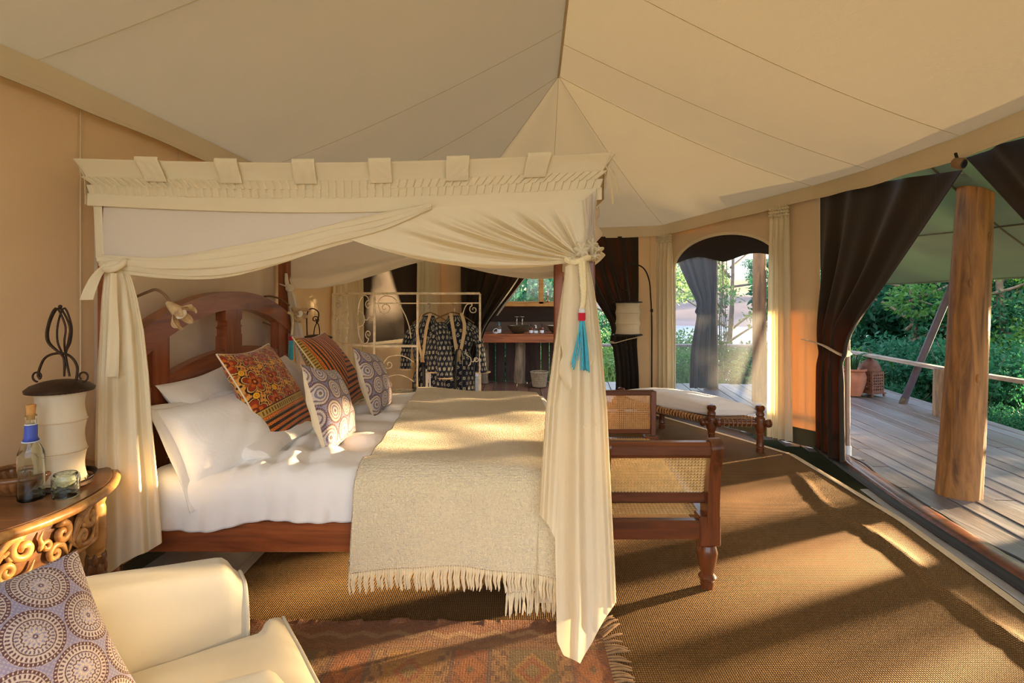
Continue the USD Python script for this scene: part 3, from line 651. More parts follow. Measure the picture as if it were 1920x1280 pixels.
# pillows: bulged quadrilaterals given by their corners
def bulge(c, t, n=46, seed=0, flange=0.0, back=True, power=.55, asym=.5, wr=.004):
    """c: four corners in order; t: thickness. Returns (front, back, uv of the grid, rim points)."""
    c = np.array(c, float); u = np.linspace(0, 1, n); U, V = np.meshgrid(u, u)
    pinch = .05
    Ue = U + pinch * np.sin(np.pi * V) * (.5 - U) * 2 * (np.abs(U - .5) * 2) ** 2; Ve = V + pinch * np.sin(np.pi * U) * (.5 - V) * 2 * (np.abs(V - .5) * 2) ** 2
    B = ((1 - Ue) * (1 - Ve))[..., None] * c[0] + (Ue * (1 - Ve))[..., None] * c[1] + (Ue * Ve)[..., None] * c[2] + ((1 - Ue) * Ve)[..., None] * c[3]
    nrm = unit(np.cross(c[1] - c[0], c[3] - c[0]))
    h = (np.clip(4 * U * (1 - U), 0, 1) * np.clip(4 * V * (1 - V), 0, 1)) ** power
    w = wr * wob(U, V, seed, 4, 4) * h ** .5
    f = B + (t * asym * h + w)[..., None] * nrm; b = B - (t * (1 - asym) * h + w)[..., None] * nrm
    q = grid_faces(n, n); rim = np.concatenate([B[0, :-1], B[:-1, -1], B[-1, ::-1][:-1], B[::-1, 0][:-1]])
    return (f.reshape(-1, 3), q), (b.reshape(-1, 3), q[:, ::-1]), (U.ravel(), V.ravel()), rim
def pillow(name, c, t, label, mat='cotton', group=None, seed=0, flange=.0, **k):
    f, b, _, rim = bulge(c, t, seed=seed, wr=.012, **k)
    th_ = solo(name, cat(f, b), mat, label, 'pillow', group=group, smooth=True)
    if flange:
        ctr = np.mean(c, 0)
        R = np.vstack([rim, rim[:1]])
        def ff(U, V):
            j = np.rint(V * (len(R) - 1)).astype(int); p = R[j]; d = p - ctr; d = d / np.linalg.norm(d, axis=-1, keepdims=True)
            return p + d * (flange * U)[..., None] + np.stack([0 * U, 0 * U, .006 * np.sin(V * 40) * U - .012 * U], -1)
        part(th_, 'flange', sheet(ff, 4, len(R), .006), mat, smooth=True)
    return th_
pillow('bed_pillow', [(-1.58, 2.60, .70), (-1.58, 3.30, .70), (-1.10, 3.30, .70), (-1.10, 2.60, .70)][::-1], .16, 'flat white pillow lowest of the near stack against the headboard', seed=1)
pillow('bed_pillow', [(-1.60, 2.55, .93), (-1.37, 2.45, .56), (-1.16, 2.85, .665), (-1.46, 3.10, .93)], .26, 'plump white pillow with a flanged edge leaning nearest the camera', seed=2, flange=.045)
pillow('bed_pillow', [(-1.67, 2.66, 1.02), (-1.42, 2.66, .66), (-1.42, 3.34, .66), (-1.67, 3.34, 1.04)], .17, 'white pillow standing behind the flanged one against the headboard', seed=3)
pillow('bed_pillow', [(-1.66, 3.48, 1.00), (-1.34, 3.48, .66), (-1.34, 4.16, .66), (-1.66, 4.16, 1.00)], .18, 'white pillow on the far side behind the striped cushion', seed=4)

# ---- printed cloth patterns, evaluated in numpy, carried as a colour per vertex
CREAM, MAUVE, SLATE = np.array(hx('#c8b8a4')), np.array(hx('#5c4044')), np.array(hx('#6a6a88'))
def mixc(a, b, t): return a + (b - a) * np.clip(t, 0, 1)[..., None]
def medallions(x, y, p=.12, base=SLATE):
    """Staggered round medallions, p apart."""
    row = np.floor(y / (p * .866)); cand = []
    best = np.full(x.shape, 9.0); bx = np.zeros_like(x); by = np.zeros_like(x)
    for dr in (-1, 0, 1):
        r_ = row + dr; yc_ = (r_ + .5) * p * .866; off = np.where(np.mod(r_, 2) == 0, 0, p / 2)
        xc_ = np.round((x - off) / p) * p + off; d = np.hypot(x - xc_, y - yc_); m = d < best
        best = np.where(m, d, best); bx = np.where(m, x - xc_, bx); by = np.where(m, y - yc_, by)
    r = best / (p * .49); a = np.arctan2(by, bx)
    dots = (np.sin(x * 2 * np.pi / .011) * np.sin(y * 2 * np.pi / .011) > .15)
    col = np.where(dots[..., None], mixc(base, CREAM, np.full(x.shape, .35)), base)
    col = np.where((r < 1.0)[..., None], mixc(base, CREAM, np.full(x.shape, .8)), col)
    ring = lambda r0, r1: ((r > r0) & (r < r1))
    def put(m, c):
        nonlocal col; col = np.where(m[..., None], c, col)
    put(ring(.86, .99), MAUVE); put(ring(.86, .99) & (np.sin(a * 44) > .55) & ring(.89, .96), CREAM)
    put(ring(.70, .83) & (np.sin(a * 36) > .1), MAUVE); put(ring(.60, .64), MAUVE)
    put(ring(.47, .58) & (np.sin(a * 28) > .2), mixc(MAUVE, SLATE, np.full(x.shape, .4)))
    put(np.abs(r - (.40 + .03 * np.cos(a * 16))) < .025, MAUVE)
    petal = np.abs(np.cos(a * 6)) ** .7 * .34
    put((r < petal) & (r > .07), base); put((r < petal * .72) & (r > .1), CREAM); put((r < petal * .4) & (r > .1), base); put(r < .075, MAUVE); put(r < .035, CREAM)
    return col
def rounds(x, y, p):
    col = medallions(x, y, p); row = np.floor(y / (p * .866)); best = np.full(x.shape, 9.0)
    for dr in (-1, 0, 1):
        r_ = row + dr; off = np.where(np.mod(r_, 2) == 0, 0, p / 2); best = np.minimum(best, np.hypot(x - (np.round((x - off) / p) * p + off), y - (r_ + .5) * p * .866))
    r = best / (p * .49); SL = SLATE * .8
    for r0, r1, k in ((.84, 1.0, MAUVE), (.70, .84, CREAM), (.60, .70, MAUVE), (.46, .60, CREAM), (.30, .46, SL), (.17, .30, CREAM), (0, .17, MAUVE)):
        m = (r >= r0) & (r < r1); col = np.where(m[..., None], k * .62 + col * .38, col)
    return col
OCH, RUST, INK, YEL, ORG = (np.array(hx(c)) for c in ('#c88a3c', '#8e3212', '#241c14', '#e0a828', '#c4621c'))
def kalamkari(x, y):
    """Flower heads with ink outlines over striped bands; x across, y down, 0..1 of the cushion's side."""
    col = np.broadcast_to(OCH, x.shape + (3,)).copy()
    def put(m, c):
        nonlocal col; col = np.where(m[..., None], c, col)
    p = .235; row = np.floor(y / p); best = np.full(x.shape, 9.0); bx = np.zeros_like(x); by = np.zeros_like(x)
    for dr in (-1, 0, 1):
        r_ = row + dr; yc_ = (r_ + .5) * p; off = np.where(np.mod(r_, 2) == 0, 0, p / 2); xc_ = np.round((x - off) / p) * p + off
        d = np.hypot(x - xc_, y - yc_); m = d < best; best = np.where(m, d, best); bx = np.where(m, x - xc_, bx); by = np.where(m, y - yc_, by)
    r = best / (p * .5); a = np.arctan2(by, bx)
    grain = np.sin(90 * x + 40 * y) * np.sin(70 * y - 30 * x)
    put((grain > .45), mixc(OCH, RUST, np.full(x.shape, .75))); put(grain < -.72, INK)
    lobe = .30 + .58 * np.abs(np.cos(a * 2.5)) ** .8
    put(np.abs(r - lobe - .13) < .05, INK); put(r < lobe + .06, np.array(hx('#d8a860'))); put(r < lobe, INK); put(r < lobe - .05, RUST)
    put(r < (lobe - .05) * .62, mixc(RUST, ORG, np.full(x.shape, .8))); put((r < .25), INK); put(r < .20, np.array(hx('#7a2c14'))); put(r < .09, OCH)
    # small yellow discs between the flowers
    qx, qy = np.mod(x + .06, p) - p / 2, np.mod(y - .0, p) - p / 2 + .0; q = np.hypot(np.mod(x + p * .25, p / 1) - p / 2, np.mod(y + p * .5, p) - p / 2) / p
    put(q < .135, INK); put(q < .115, YEL); put((q < .06) & (q > .035), ORG)
    return stripes(x, y, col, .62)
def stripes(x, y, col, y0):
    def put(m, c):
        nonlocal col; col = np.where(m[..., None], c, col)
    put(y > y0 - .02, INK); put((y > y0 - .01) & (y < y0 + .05), np.array(hx('#b08a40'))); put((y > y0) & (y < y0 + .04) & (np.sin(x * 190) > .2), np.array(hx('#5c4a20')))
    t = (y - y0 - .05) / .058; k = np.mod(t, 1.0); on = t > 0
    put(on, np.array(hx('#3a2a1c'))); put(on & (k > .08) & (k < .56), ORG); put(on & (k > .13) & (k < .51) & (np.sin(x * 150 + np.floor(t) * 2) * np.sin(k * 22) > .35), np.array(hx('#9a3416')))
    put(on & (k > .13) & (k < .51) & (np.sin(x * 150 + 2 + np.floor(t) * 2) * np.sin(k * 22) < -.55), np.array(hx('#e0a050'))); put(on & (((k > .02) & (k < .06)) | ((k > .60) & (k < .64))), np.array(hx('#b08850')))
    return col
def striped(x, y):
    """Mitred bands that run down the far side and turn along the foot."""
    y2 = np.maximum(y, 1 - (1 - y)); e = np.minimum(1 - y, x * 1.0); e = np.minimum(1 - y + .05, 1.05 - x * .0 - 0 * y)
    d = np.minimum(1 - y, 1 - x)                                  # distance to the far and lower sides
    d = np.minimum(x, 1 - y); return stripes(np.where(x < 1 - y, y, x), .30 + d, np.broadcast_to(OCH, x.shape + (3,)).copy(), .30)
def cushion(name, c, t, pat, label, back, side, piping=None, n=170, seed=0, group=None, asym=.5, cat_='cushion'):
    f, b, (U, V), rim = bulge(c, t, n=n, seed=seed, asym=asym, wr=.006)
    S = side; x, y = U * S[0], V * S[1]
    th_ = thing(name, label, cat_, tuple(np.mean(c, 0)), group=group)
    part(th_, 'front_cover', f, 'printed', smooth=True, col=pat(x, y))
    f2, b2, _, _ = bulge(c, t, n=40, seed=seed, asym=asym, wr=.006)
    if back == 'print': part(th_, 'back_cover', b, 'printed', smooth=True, col=pat(x, y))
    else: part(th_, 'back_cover', b2, back, smooth=True)
    if piping:
        R = rim[::2]; n_ = len(R); k = np.arange(n_)
        part(th_, 'piping', tube(R, .0045, 6, closed=True), piping, smooth=True)
    return th_
Q = lambda *a: [P(*k) for k in a]
cushion('scatter_cushion', [(-1.455, 2.80, 1.150), (-1.455, 3.40, 1.150), (-1.17, 3.38, .665), (-1.17, 2.80, .650)], .20, kalamkari, 'large orange block-printed cushion of flowers above stripes', 'print', (1.0, 1.0), 'cotton_back', n=240, seed=11)
cushion('scatter_cushion', [(-1.36, 3.52, 1.18), (-1.36, 4.12, 1.17), (-1.03, 4.10, .70), (-1.03, 3.52, .69)], .19, striped, 'large orange and brown striped cushion behind the round-patterned ones', 'print', (1.0, 1.0), 'cotton_back', n=200, seed=12)
cushion('scatter_cushion', [(-.98, 3.15, 1.03), (-1.03, 2.78, 1.105), (-.865, 2.68, .655), (-.83, 3.02, .72)], .17, lambda x, y: rounds(x, y, .112), 'slate blue cushion with round medallions leaning on the flower print one', 'cotton_back', (.42, .42), None, n=190, seed=13)
cushion('scatter_cushion', [(-.93, 3.92, 1.03), (-.985, 3.52, 1.12), (-.825, 3.44, .67), (-.80, 3.80, .72)], .15, lambda x, y: rounds(x, y, .112), 'slate blue cushion with round medallions on the far side of the bed', 'cotton_back', (.42, .42), None, n=170, seed=14)

# ---- the canopy: valance with tucks and tabs, swags, tied curtains
cv = thing('canopy_valance', 'cream cotton canopy valance with pin tucks and tabs around the bed top', 'canopy', (-.7, 3.4, 1.9))
VX0, VX1 = -1.82, .385
def vz(x):          # top edge, sagging between the posts
    t = (x - VX0) / (VX1 - VX0); return 2.022 + .025 * t - .03 * np.sin(np.pi * t)
def vfront(x, d, out=0.0):
    """Point on the valance: x along the bed, d down from the top edge."""
    t = (x - VX0) / (VX1 - VX0); fl = .045 * np.clip(1 - d / .10, 0, 1) ** 1.6
    xs = x + (t - .5) * 2 * fl * .9 * np.abs(t - .5) * 2
    return np.stack([xs, YF - .055 - fl * .8 - out + 0 * x, vz(x) - d], -1)
def band(d0, d1, out, sag=0.0, seed=1, nu=120):
    def fn(U, V):
        x = VX0 + (VX1 - VX0) * U; d = d0 + (d1 + sag * np.sin(np.pi * U) - d0) * V
        return vfront(x, d, out + .003 * wob(U, V, seed, 9, 1))
    return sheet(fn, nu, 10, .003)
part(cv, 'top_band', band(0, .075, 0), 'muslin', smooth=True)
def tuckrow(d0, d1, lean, seed):
    n = 66; ms = []
    def fn(U, V):
        k = U * n; fr_ = np.mod(k, 1.0); x = VX0 + (VX1 - VX0) * (np.floor(k) + fr_) / n + lean * (V - .5) * (1 - 2 * U) * (VX1 - VX0) / n
        d = d0 + (d1 - d0) * V; return vfront(x, d, .002 + .010 * np.where(fr_ < .86, fr_ / .86, (1 - fr_) / .14))
    return sheet(fn, n * 8 + 1, 5, .002)
part(cv, 'tuck_row', tuckrow(.072, .108, 1.4, 1), 'muslin', smooth=28)
part(cv, 'tuck_row', tuckrow(.106, .146, .4, 2), 'muslin', smooth=28)
part(cv, 'hem_band', band(.142, .195, .006, sag=.012, seed=4), 'muslin', smooth=True)
for px in (288, 430, 571, 713, 856, 1002):
    xm = (px - CX) * (YF - .09) / F
    def tab(U, V, xm=xm):
        x = xm - .047 + .094 * U; d = -.012 + .098 * V; p = vfront(x, np.maximum(d, 0), .016 + .008 * np.sin(np.pi * V) + .003 * wob(U, V, int(xm * 100) % 50 + 1)); p[..., 2] += np.where(d < 0, -d, 0); return p
    part(cv, 'tab', sheet(tab, 12, 14, .004), 'muslin', smooth=True)
def endband(x, out, name):
    def fn(U, V):
        y = YF - .06 + (YB - YF + .12) * U; d = .19 * V; fl = .045 * np.clip(1 - d / .10, 0, 1) ** 1.6
        return np.stack([x + out * (fl + .012 + .010 * np.abs(np.sin(U * 90)) * (d > .07) * (d < .15)), y, vz(np.full_like(y, np.clip(x, VX0, VX1))) - d], -1)
    part(cv, name, sheet(fn, 160, 16, .003), 'muslin', smooth=True)
endband(.385, 1, 'foot_band'); endband(-1.82, -1, 'head_band')
part(cv, 'back_band', sheet(lambda U, V: np.stack([-1.80 + 2.22 * U, YB + .06 + 0 * U, 2.02 - .19 * V], -1), 30, 6, .003), 'muslin', smooth=True)
for (x, y, L) in ((.43, YF - .02, .13), (.40, YF - .06, .17)):
    part(cv, 'tie_tape', tube(smooth_path([(x, y, 2.0), (x + .02, y - .01, 1.95), (x + .03 + .01 * L, y - .01, 2.0 - L)], 10), .014, 6, flat=.12), 'muslin')

def pxcurve(pts, Y): return [P(a, b, Y if np.ndim(Y) == 0 else Y[i]) for i, (a, b) in enumerate(pts)]
# left front swag: flat net above, rolled edge below, pulled to the left post
up = [(192, 480), (300, 484), (400, 470), (520, 447), (640, 418), (740, 396), (810, 384)]
lo = [(192, 503), (250, 514), (330, 521), (420, 518), (520, 494), (620, 462), (720, 432), (810, 390)]
sw = thing('canopy_swag', 'cream net swag with a rolled lower edge tied to the left front post', 'bed drape', tuple(P(500, 470, 2.42)))
# the rolled edge: a thick soft rope of cloth
def roll(upc, loc_, Y, depth, folds, seed):
    A, B = smooth_path(pxcurve(upc, Y), 90), smooth_path(pxcurve(loc_, Y), 90)
    def fn(U, V):
        j = np.rint(V * 89).astype(int); a, b = A[j], B[j]; c, h = (a + b) / 2, (b - a) / 2
        th_ = 2 * np.pi * U; s = np.cos(th_); o = np.sin(th_)
        rip = 1 + .22 * np.sin(folds * th_ + 6 * V + seed) + .10 * np.sin((folds * 2 + 1) * th_ - 9 * V)
        return c + h * s[..., None] + np.array([0, -1.0, 0]) * (depth * o * rip)[..., None] + np.array([0, 0, 1.0]) * (.006 * np.sin(folds * 3 * th_ + 14 * V))[..., None]
    return sheet(fn, 72, 90, cu=True)
part(sw, 'rolled_edge', roll(up, lo, 2.425, .030, 3, 1), 'muslin', smooth=True)
upS = smooth_path(pxcurve(up, 2.45), 60)
def net(U, V):
    j = np.rint(U * 59).astype(int); b = upS[j]; x = b[..., 0]; zt = vz(x) - .185
    z = zt + (b[..., 2] - .012 - zt) * V; return np.stack([x, YF - .045 + .012 * V * wob(U, V, 8, 3, 1) - .01 * V, z], -1)
part(sw, 'net_panel', sheet(net, 60, 24, .0), 'muslin_thin', smooth=True)
part(sw, 'hem', sheet(lambda U, V: np.stack([-1.80 + .035 * U + .01 * V, YF - .052 + 0 * U, 1.835 - .235 * V], -1), 4, 10, .004), 'muslin', smooth=True)
# right front swag: folds that fan out from the tie at the right post
sr = thing('canopy_swag', 'cream net swag with fanned folds gathered at the right front post', 'bed drape', tuple(P(900, 430, 2.42)))
start = smooth_path([P(1114, 374, 2.44), P(1000, 380, 2.43), P(860, 386, 2.43), P(730, 396, 2.425), P(670, 420, 2.42), P(645, 436, 2.415), P(660, 450, 2.41)], 80)
tie = P(1084, 484, 2.40)
def fan(U, V):
    j = np.rint(U * 79).astype(int); s = start[j]; e = tie + np.stack([.03 * (.5 - U), 0 * U, .030 * (.5 - U)], -1)
    sag = .10 * U ** 2.2 + .015; p = s + (e - s) * V[..., None]; p[..., 2] -= 4 * V * (1 - V) * sag * .55
    am = (.006 + .020 * np.sin(np.pi * np.clip(V, 0, 1)) ** .8) * sm(V, .02, .4) * sm(U, .02, .25)
    p[..., 1] -= am * (np.sin(2 * np.pi * 7.5 * U + 1.2 * V + .8) + .5 * np.sin(2 * np.pi * 13.3 * U + 2)) * (1 - .75 * sm(V, .8, 1)) - .0
    return p
part(sr, 'net_panel', sheet(fan, 200, 60), 'muslin', smooth=True)
# far-side swags
bs = thing('canopy_swag', 'white net swag along the far side of the canopy tied to the far left post', 'bed drape', tuple(P(650, 480, YB)))
edge = smooth_path(pxcurve([(536, 540), (590, 540), (640, 532), (700, 516), (760, 498), (818, 484)], YB), 60)
def bsw(edge, seed):
    def fn(U, V):
        j = np.rint(U * 59).astype(int); b = edge[j]; z = 1.86 + (b[..., 2] - 1.86) * V
        return np.stack([b[..., 0], YB + .05 - (.02 + .03 * np.sin(16 * V + 3 * U + seed)) * sm(V, .4, .9) , z], -1)
    return fn
part(bs, 'net_panel', sheet(bsw(edge, 1), 60, 60), 'muslin_thin', smooth=True)
bs2 = thing('canopy_swag', 'white net swag along the far side of the canopy dropping to the far right post', 'bed drape', tuple(P(930, 480, YB)))
edge2 = smooth_path(pxcurve([(806, 480), (830, 490), (880, 503), (940, 516), (1000, 523), (1062, 520)], YB), 60)
part(bs2, 'net_panel', sheet(bsw(edge2, 2), 60, 60), 'muslin_thin', smooth=True)
# net behind the headboard
def headnet(U, V):
    y = YF + .02 + (YB - YF + .02) * U; return np.stack([-1.822 + .014 * wob(U, V * .4, 21, 5, 1) + .03 * np.sin(40 * U) * sm(U, .86, 1) - .02, y, 1.86 - 1.50 * V], -1)
solo('head_curtain', sheet(headnet, 140, 40), 'muslin_thin', 'white net curtain hanging flat behind the arched headboard', 'bed drape', smooth=True)
# foot-end swag, seen edge on
def footnet(U, V):
    y = YF + .02 + (YB - YF - .0) * U; zb = 1.62 - .14 * np.sin(np.pi * U) * 0 - .06 * np.sin(np.pi * U); return np.stack([.385 + .03 * np.sin(14 * V + 5 * U) * V * np.exp(-3 * U) + .012 * np.sin(10 * U), y, 1.84 + (zb - 1.84) * V], -1)
solo('canopy_swag', sheet(footnet, 60, 30), 'muslin_thin', 'net swag across the foot end of the canopy seen edge-on', 'bed drape', smooth=True)

def bundle(L, R, ztop, bot, Yc, dep, folds, seed, nu=220, nv=110, amp=.010):
    """Gathered curtain: L, R give pixel columns of its sides by pixel row; bot(u) the pixel row of the hem; a closed loop in plan, so it has a back."""
    r_ = np.random.default_rng(seed); ph = r_.uniform(0, 6.28, 4)
    def fn(U, V):
        th_ = 2 * np.pi * U; x01 = .5 - .5 * np.cos(th_); front = np.where(np.sin(th_) > 0, 1.0, -1.0) * np.abs(np.sin(th_)) ** .5
        py = ztop + (bot(x01, front) - ztop) * V
        xl, xr = interp(py, L), interp(py, R); Y = interp(py, Yc); d = interp(py, dep); spread = sm(V, 0, .25)
        k = np.sin(folds * th_ + ph[0] + .8 * V) + .6 * np.sin((folds * 1.7) * th_ + ph[1] - 1.2 * V) + .35 * np.sin(folds * 2.9 * th_ + ph[2])
        yy = Y - front * d - amp * k * (.35 + .65 * spread); px = xl + (xr - xl) * x01 + 1.5 * k * spread * np.sin(np.pi * x01)
        return np.stack([(px - CX) * yy / F, yy, EYE - (py - HY) * yy / F], -1)
    return sheet(fn, nu, nv, cu=True)
bcl = thing('bed_curtain', 'cream muslin bed curtain hanging tied at the left front post', 'bed drape', tuple(G(240, 1060)))
Lc = [(492, 196), (505, 196), (530, 193), (560, 190), (620, 187), (700, 182), (800, 179), (900, 177), (1000, 176), (1060, 172)]
Rc = [(492, 232), (505, 240), (530, 250), (560, 258), (620, 270), (700, 279), (800, 286), (900, 296), (1000, 303), (1060, 306)]
part(bcl, 'cloth', bundle(Lc, Rc, 494, lambda x, f: 1064 - 52 * sm(x, .45, .95) + 12 * np.sin(9 * x), [(480, 2.44), (700, 2.43), (1064, 2.36)], [(494, .03), (600, .05), (1064, .09)], 5, 5, amp=.014), 'muslin', smooth=True)
def tail(pts, w, Y, n=12):
    c = smooth_path(pxcurve(pts, Y), n); w_ = w * Y / F
    return sheet(lambda U, V: c[np.rint(V * (n - 1)).astype(int)] + np.stack([(U - .5) * w_ * (.5 + .7 * V), -.01 * np.sin(4 * U + 2 * V), .0 * U], -1), 5, n, .003)
part(bcl, 'tie_tail', tail([(200, 494), (182, 515), (170, 540), (163, 562)], 18, 2.37), 'muslin', smooth=True)
part(bcl, 'tie_tail', tail([(212, 512), (211, 560), (213, 630), (211, 706)], 17, 2.34), 'muslin', smooth=True)
part(bcl, 'knot', cat(xf(trimesh.creation.icosphere(3, 1.0), P(212, 497, 2.40), (.045, 0, .01), (0, .035, 0), (-.005, 0, .022)), tube(smooth_path([P(188, 486, 2.42), P(200, 505, 2.37), P(222, 500, 2.365), P(236, 488, 2.40)], 16), .014, 8)), 'muslin', smooth=True)
bcr = thing('bed_curtain', 'long cream muslin bed curtain tied with a tasselled rope at the right front post', 'bed drape', tuple(G(1090, 1190)))
Lr = [(484, 1066), (500, 1062), (530, 1056), (570, 1050), (640, 1040), (760, 1024), (840, 1018), (960, 1010), (1060, 1006), (1250, 1004)]
Rr = [(484, 1102), (500, 1106), (530, 1112), (570, 1119), (640, 1128), (760, 1138), (840, 1142), (960, 1148), (1060, 1153), (1140, 1156), (1250, 1150)]
def botr(x, f):
    return np.where(f > -.2, interp(x, [(0, 962), (.14, 985), (.24, 1010), (.27, 1200), (.36, 1228), (.56, 1244), (.72, 1205), (.86, 1160), (1, 1128)]), 1130)
part(bcr, 'cloth', bundle(Lr, Rr, 484, botr, [(484, 2.42), (700, 2.40), (960, 2.36), (1250, 2.27)], [(484, .035), (600, .06), (900, .10), (1250, .10)], 5, 9, nu=260, nv=130, amp=.020), 'muslin', smooth=True)
# loose inner edge of the cloth falling in front
def inner(U, V):
    c = smooth_path(pxcurve([(1076, 500), (1074, 560), (1080, 620), (1090, 665), (1078, 700), (1088, 740), (1078, 770), (1100, 800)], 2.325), 50)[np.rint(V * 49).astype(int)]
    w_ = .035 + .03 * np.sin(np.pi * V) ; return c + np.stack([(U - .5) * w_ * 2 + .012 * np.sin(9 * V), -.018 * np.sin(2 * np.pi * U) - .014 * np.sin(7 * V), .01 * np.sin(12 * V + 3 * U)], -1)
part(bcr, 'loose_edge', sheet(inner, 20, 50), 'muslin', smooth=True)
lobes = [xf(trimesh.creation.icosphere(3, 1.0), P(px, py, Y), (a, 0, .3 * a), (0, b, 0), (-.3 * c, 0, c)) for px, py, Y, a, b, c in ((1106, 462, 2.44, .030, .06, .034), (1117, 470, 2.47, .030, .07, .018), (1112, 482, 2.45, .026, .06, .018), (1103, 440, 2.46, .022, .05, .05), (1090, 470, 2.40, .03, .03, .035))]
lobes = [(lambda v, f, c_: (c_ + (v - c_) * (1 + .16 * np.sin(7 * np.arctan2((v - c_)[:, 2], (v - c_)[:, 0]) + 30 * (v - c_)[:, 1:2].ravel()))[:, None], f))(v, f, v.mean(0)) for v, f in lobes]
part(bcr, 'gathered_puff', cat(*lobes), 'muslin', smooth=True)
part(bcr, 'corner_fold', curtain([P(1096, 374, 2.40), P(1099, 430, 2.39), P(1090, 478, 2.385)], [P(1122, 352, 2.44), P(1116, 410, 2.44), P(1118, 466, 2.42)], (0, -1, 0), 2.6, lambda V: .012 + 0 * V, 40, 40, 6), 'muslin_thin', smooth=True)
rp = thing('tieback_rope', 'cream twisted rope tie with a red band and turquoise tassel on the bed post', 'rope', tuple(P(1090, 600, 2.30)))
def twist(path, r, n=120, turns=26):
    c = smooth_path(path, n); t = np.linspace(0, 1, n); d = np.gradient(c, axis=0); d /= np.linalg.norm(d, axis=1, keepdims=True)
    a = np.cross(d, [0.1, 1, .1]); a /= np.linalg.norm(a, axis=1, keepdims=True); b = np.cross(d, a)
    return cat(*[tube(c + r * .6 * (np.cos(turns * 2 * np.pi * t + k)[:, None] * a + np.sin(turns * 2 * np.pi * t + k)[:, None] * b), r * .75, 6) for k in (0, np.pi)])
part(rp, 'loop', twist([P(1062, 487, 2.37), P(1075, 492, 2.335), P(1090, 488, 2.335), P(1104, 482, 2.37)], .010, 70, 12), 'rope_cotton', smooth=True)
part(rp, 'cord', cat(twist([P(1088, 490, 2.33), P(1091, 530, 2.315), P(1093, 560, 2.31), P(1089, 586, 2.31)], .008), twist([P(1094, 490, 2.33), P(1096, 530, 2.315), P(1095, 560, 2.31), P(1091, 586, 2.31)], .008)), 'rope_cotton', smooth=True)
tb = P(1091, 593, 2.31)
part(rp, 'band', cat(lathe([(.012, -.018), (.015, -.012), (.015, .012), (.012, .018)], tb, 16)), 'tassel_red')
part(rp, 'cap', lathe([(.012, .012), (.0135, .014), (.0135, .028), (.009, .034)], tb, 16), 'lining')
st = []
for k in range(30):
    r_ = np.random.default_rng(900 + k); a = r_.uniform(0, 6.28); e = tb + [.006 + .024 * math.cos(a), .018 * math.sin(a), -.21 - .02 * r_.random()]
    if k < 3: e = tb + [-.035 - .004 * k, -.01, -.215 + .01 * k]
    st.append(tube(smooth_path([tb + [.008 * math.cos(a), .008 * math.sin(a), -.015], tb * .5 + e * .5 + [.006 * math.cos(a), .006 * math.sin(a), .0], e], 10), .0028, 5))
part(rp, 'tassel', cat(*st), 'tassel_blue', smooth=True, kind='stuff')
# far left post: small white tie, rope and tassel
bt = thing('bed_curtain', 'white bed curtain gathered and knotted at the far left post', 'bed drape', tuple(P(555, 640, YB - .05)))
part(bt, 'cloth', bundle([(540, 538), (560, 540), (640, 550), (700, 556), (760, 560)], [(540, 548), (560, 556), (640, 572), (700, 580), (760, 584)], 540, lambda x, f: 745 + 0 * x, [(540, YB - .06), (760, YB - .04)], [(540, .03), (760, .05)], 4, 3, 60, 40), 'muslin_thin', smooth=True)
part(bt, 'tie_tail', tail([(536, 512), (538, 530), (543, 545)], 7, YB - .08), 'muslin_thin', smooth=True)
part(bt, 'tie_tail', tail([(524, 532), (536, 536), (546, 540)], 7, YB - .08), 'muslin_thin', smooth=True)
part(bt, 'knot', xf(trimesh.creation.icosphere(2, 1.0), P(543, 540, YB - .09), (.03, 0, 0), (0, .03, 0), (0, 0, .03)), 'muslin_thin', smooth=True)
rp2 = thing('tieback_rope', 'cream rope with a turquoise tassel hanging at the far left bed post', 'rope', tuple(P(546, 640, YB - .1)))
part(rp2, 'cord', twist([P(527, 585, YB - .1), P(545, 588, YB - .12), P(549, 600, YB - .12), P(547, 628, YB - .12)], .008, 60, 14), 'rope_cotton', smooth=True)
t2 = P(546, 634, YB - .12)
part(rp2, 'band', lathe([(.014, -.015), (.017, -.01), (.017, .01), (.014, .015)], t2, 12), 'tassel_red')
part(rp2, 'tassel', cat(*[tube([t2 + [.01 * math.cos(a), .01 * math.sin(a), -.012], t2 + [.016 * math.cos(a) - .004, .016 * math.sin(a), -.16]], .004, 5) for a in np.arange(0, 6.28, .4)]), 'tassel_blue', smooth=True, kind='stuff')

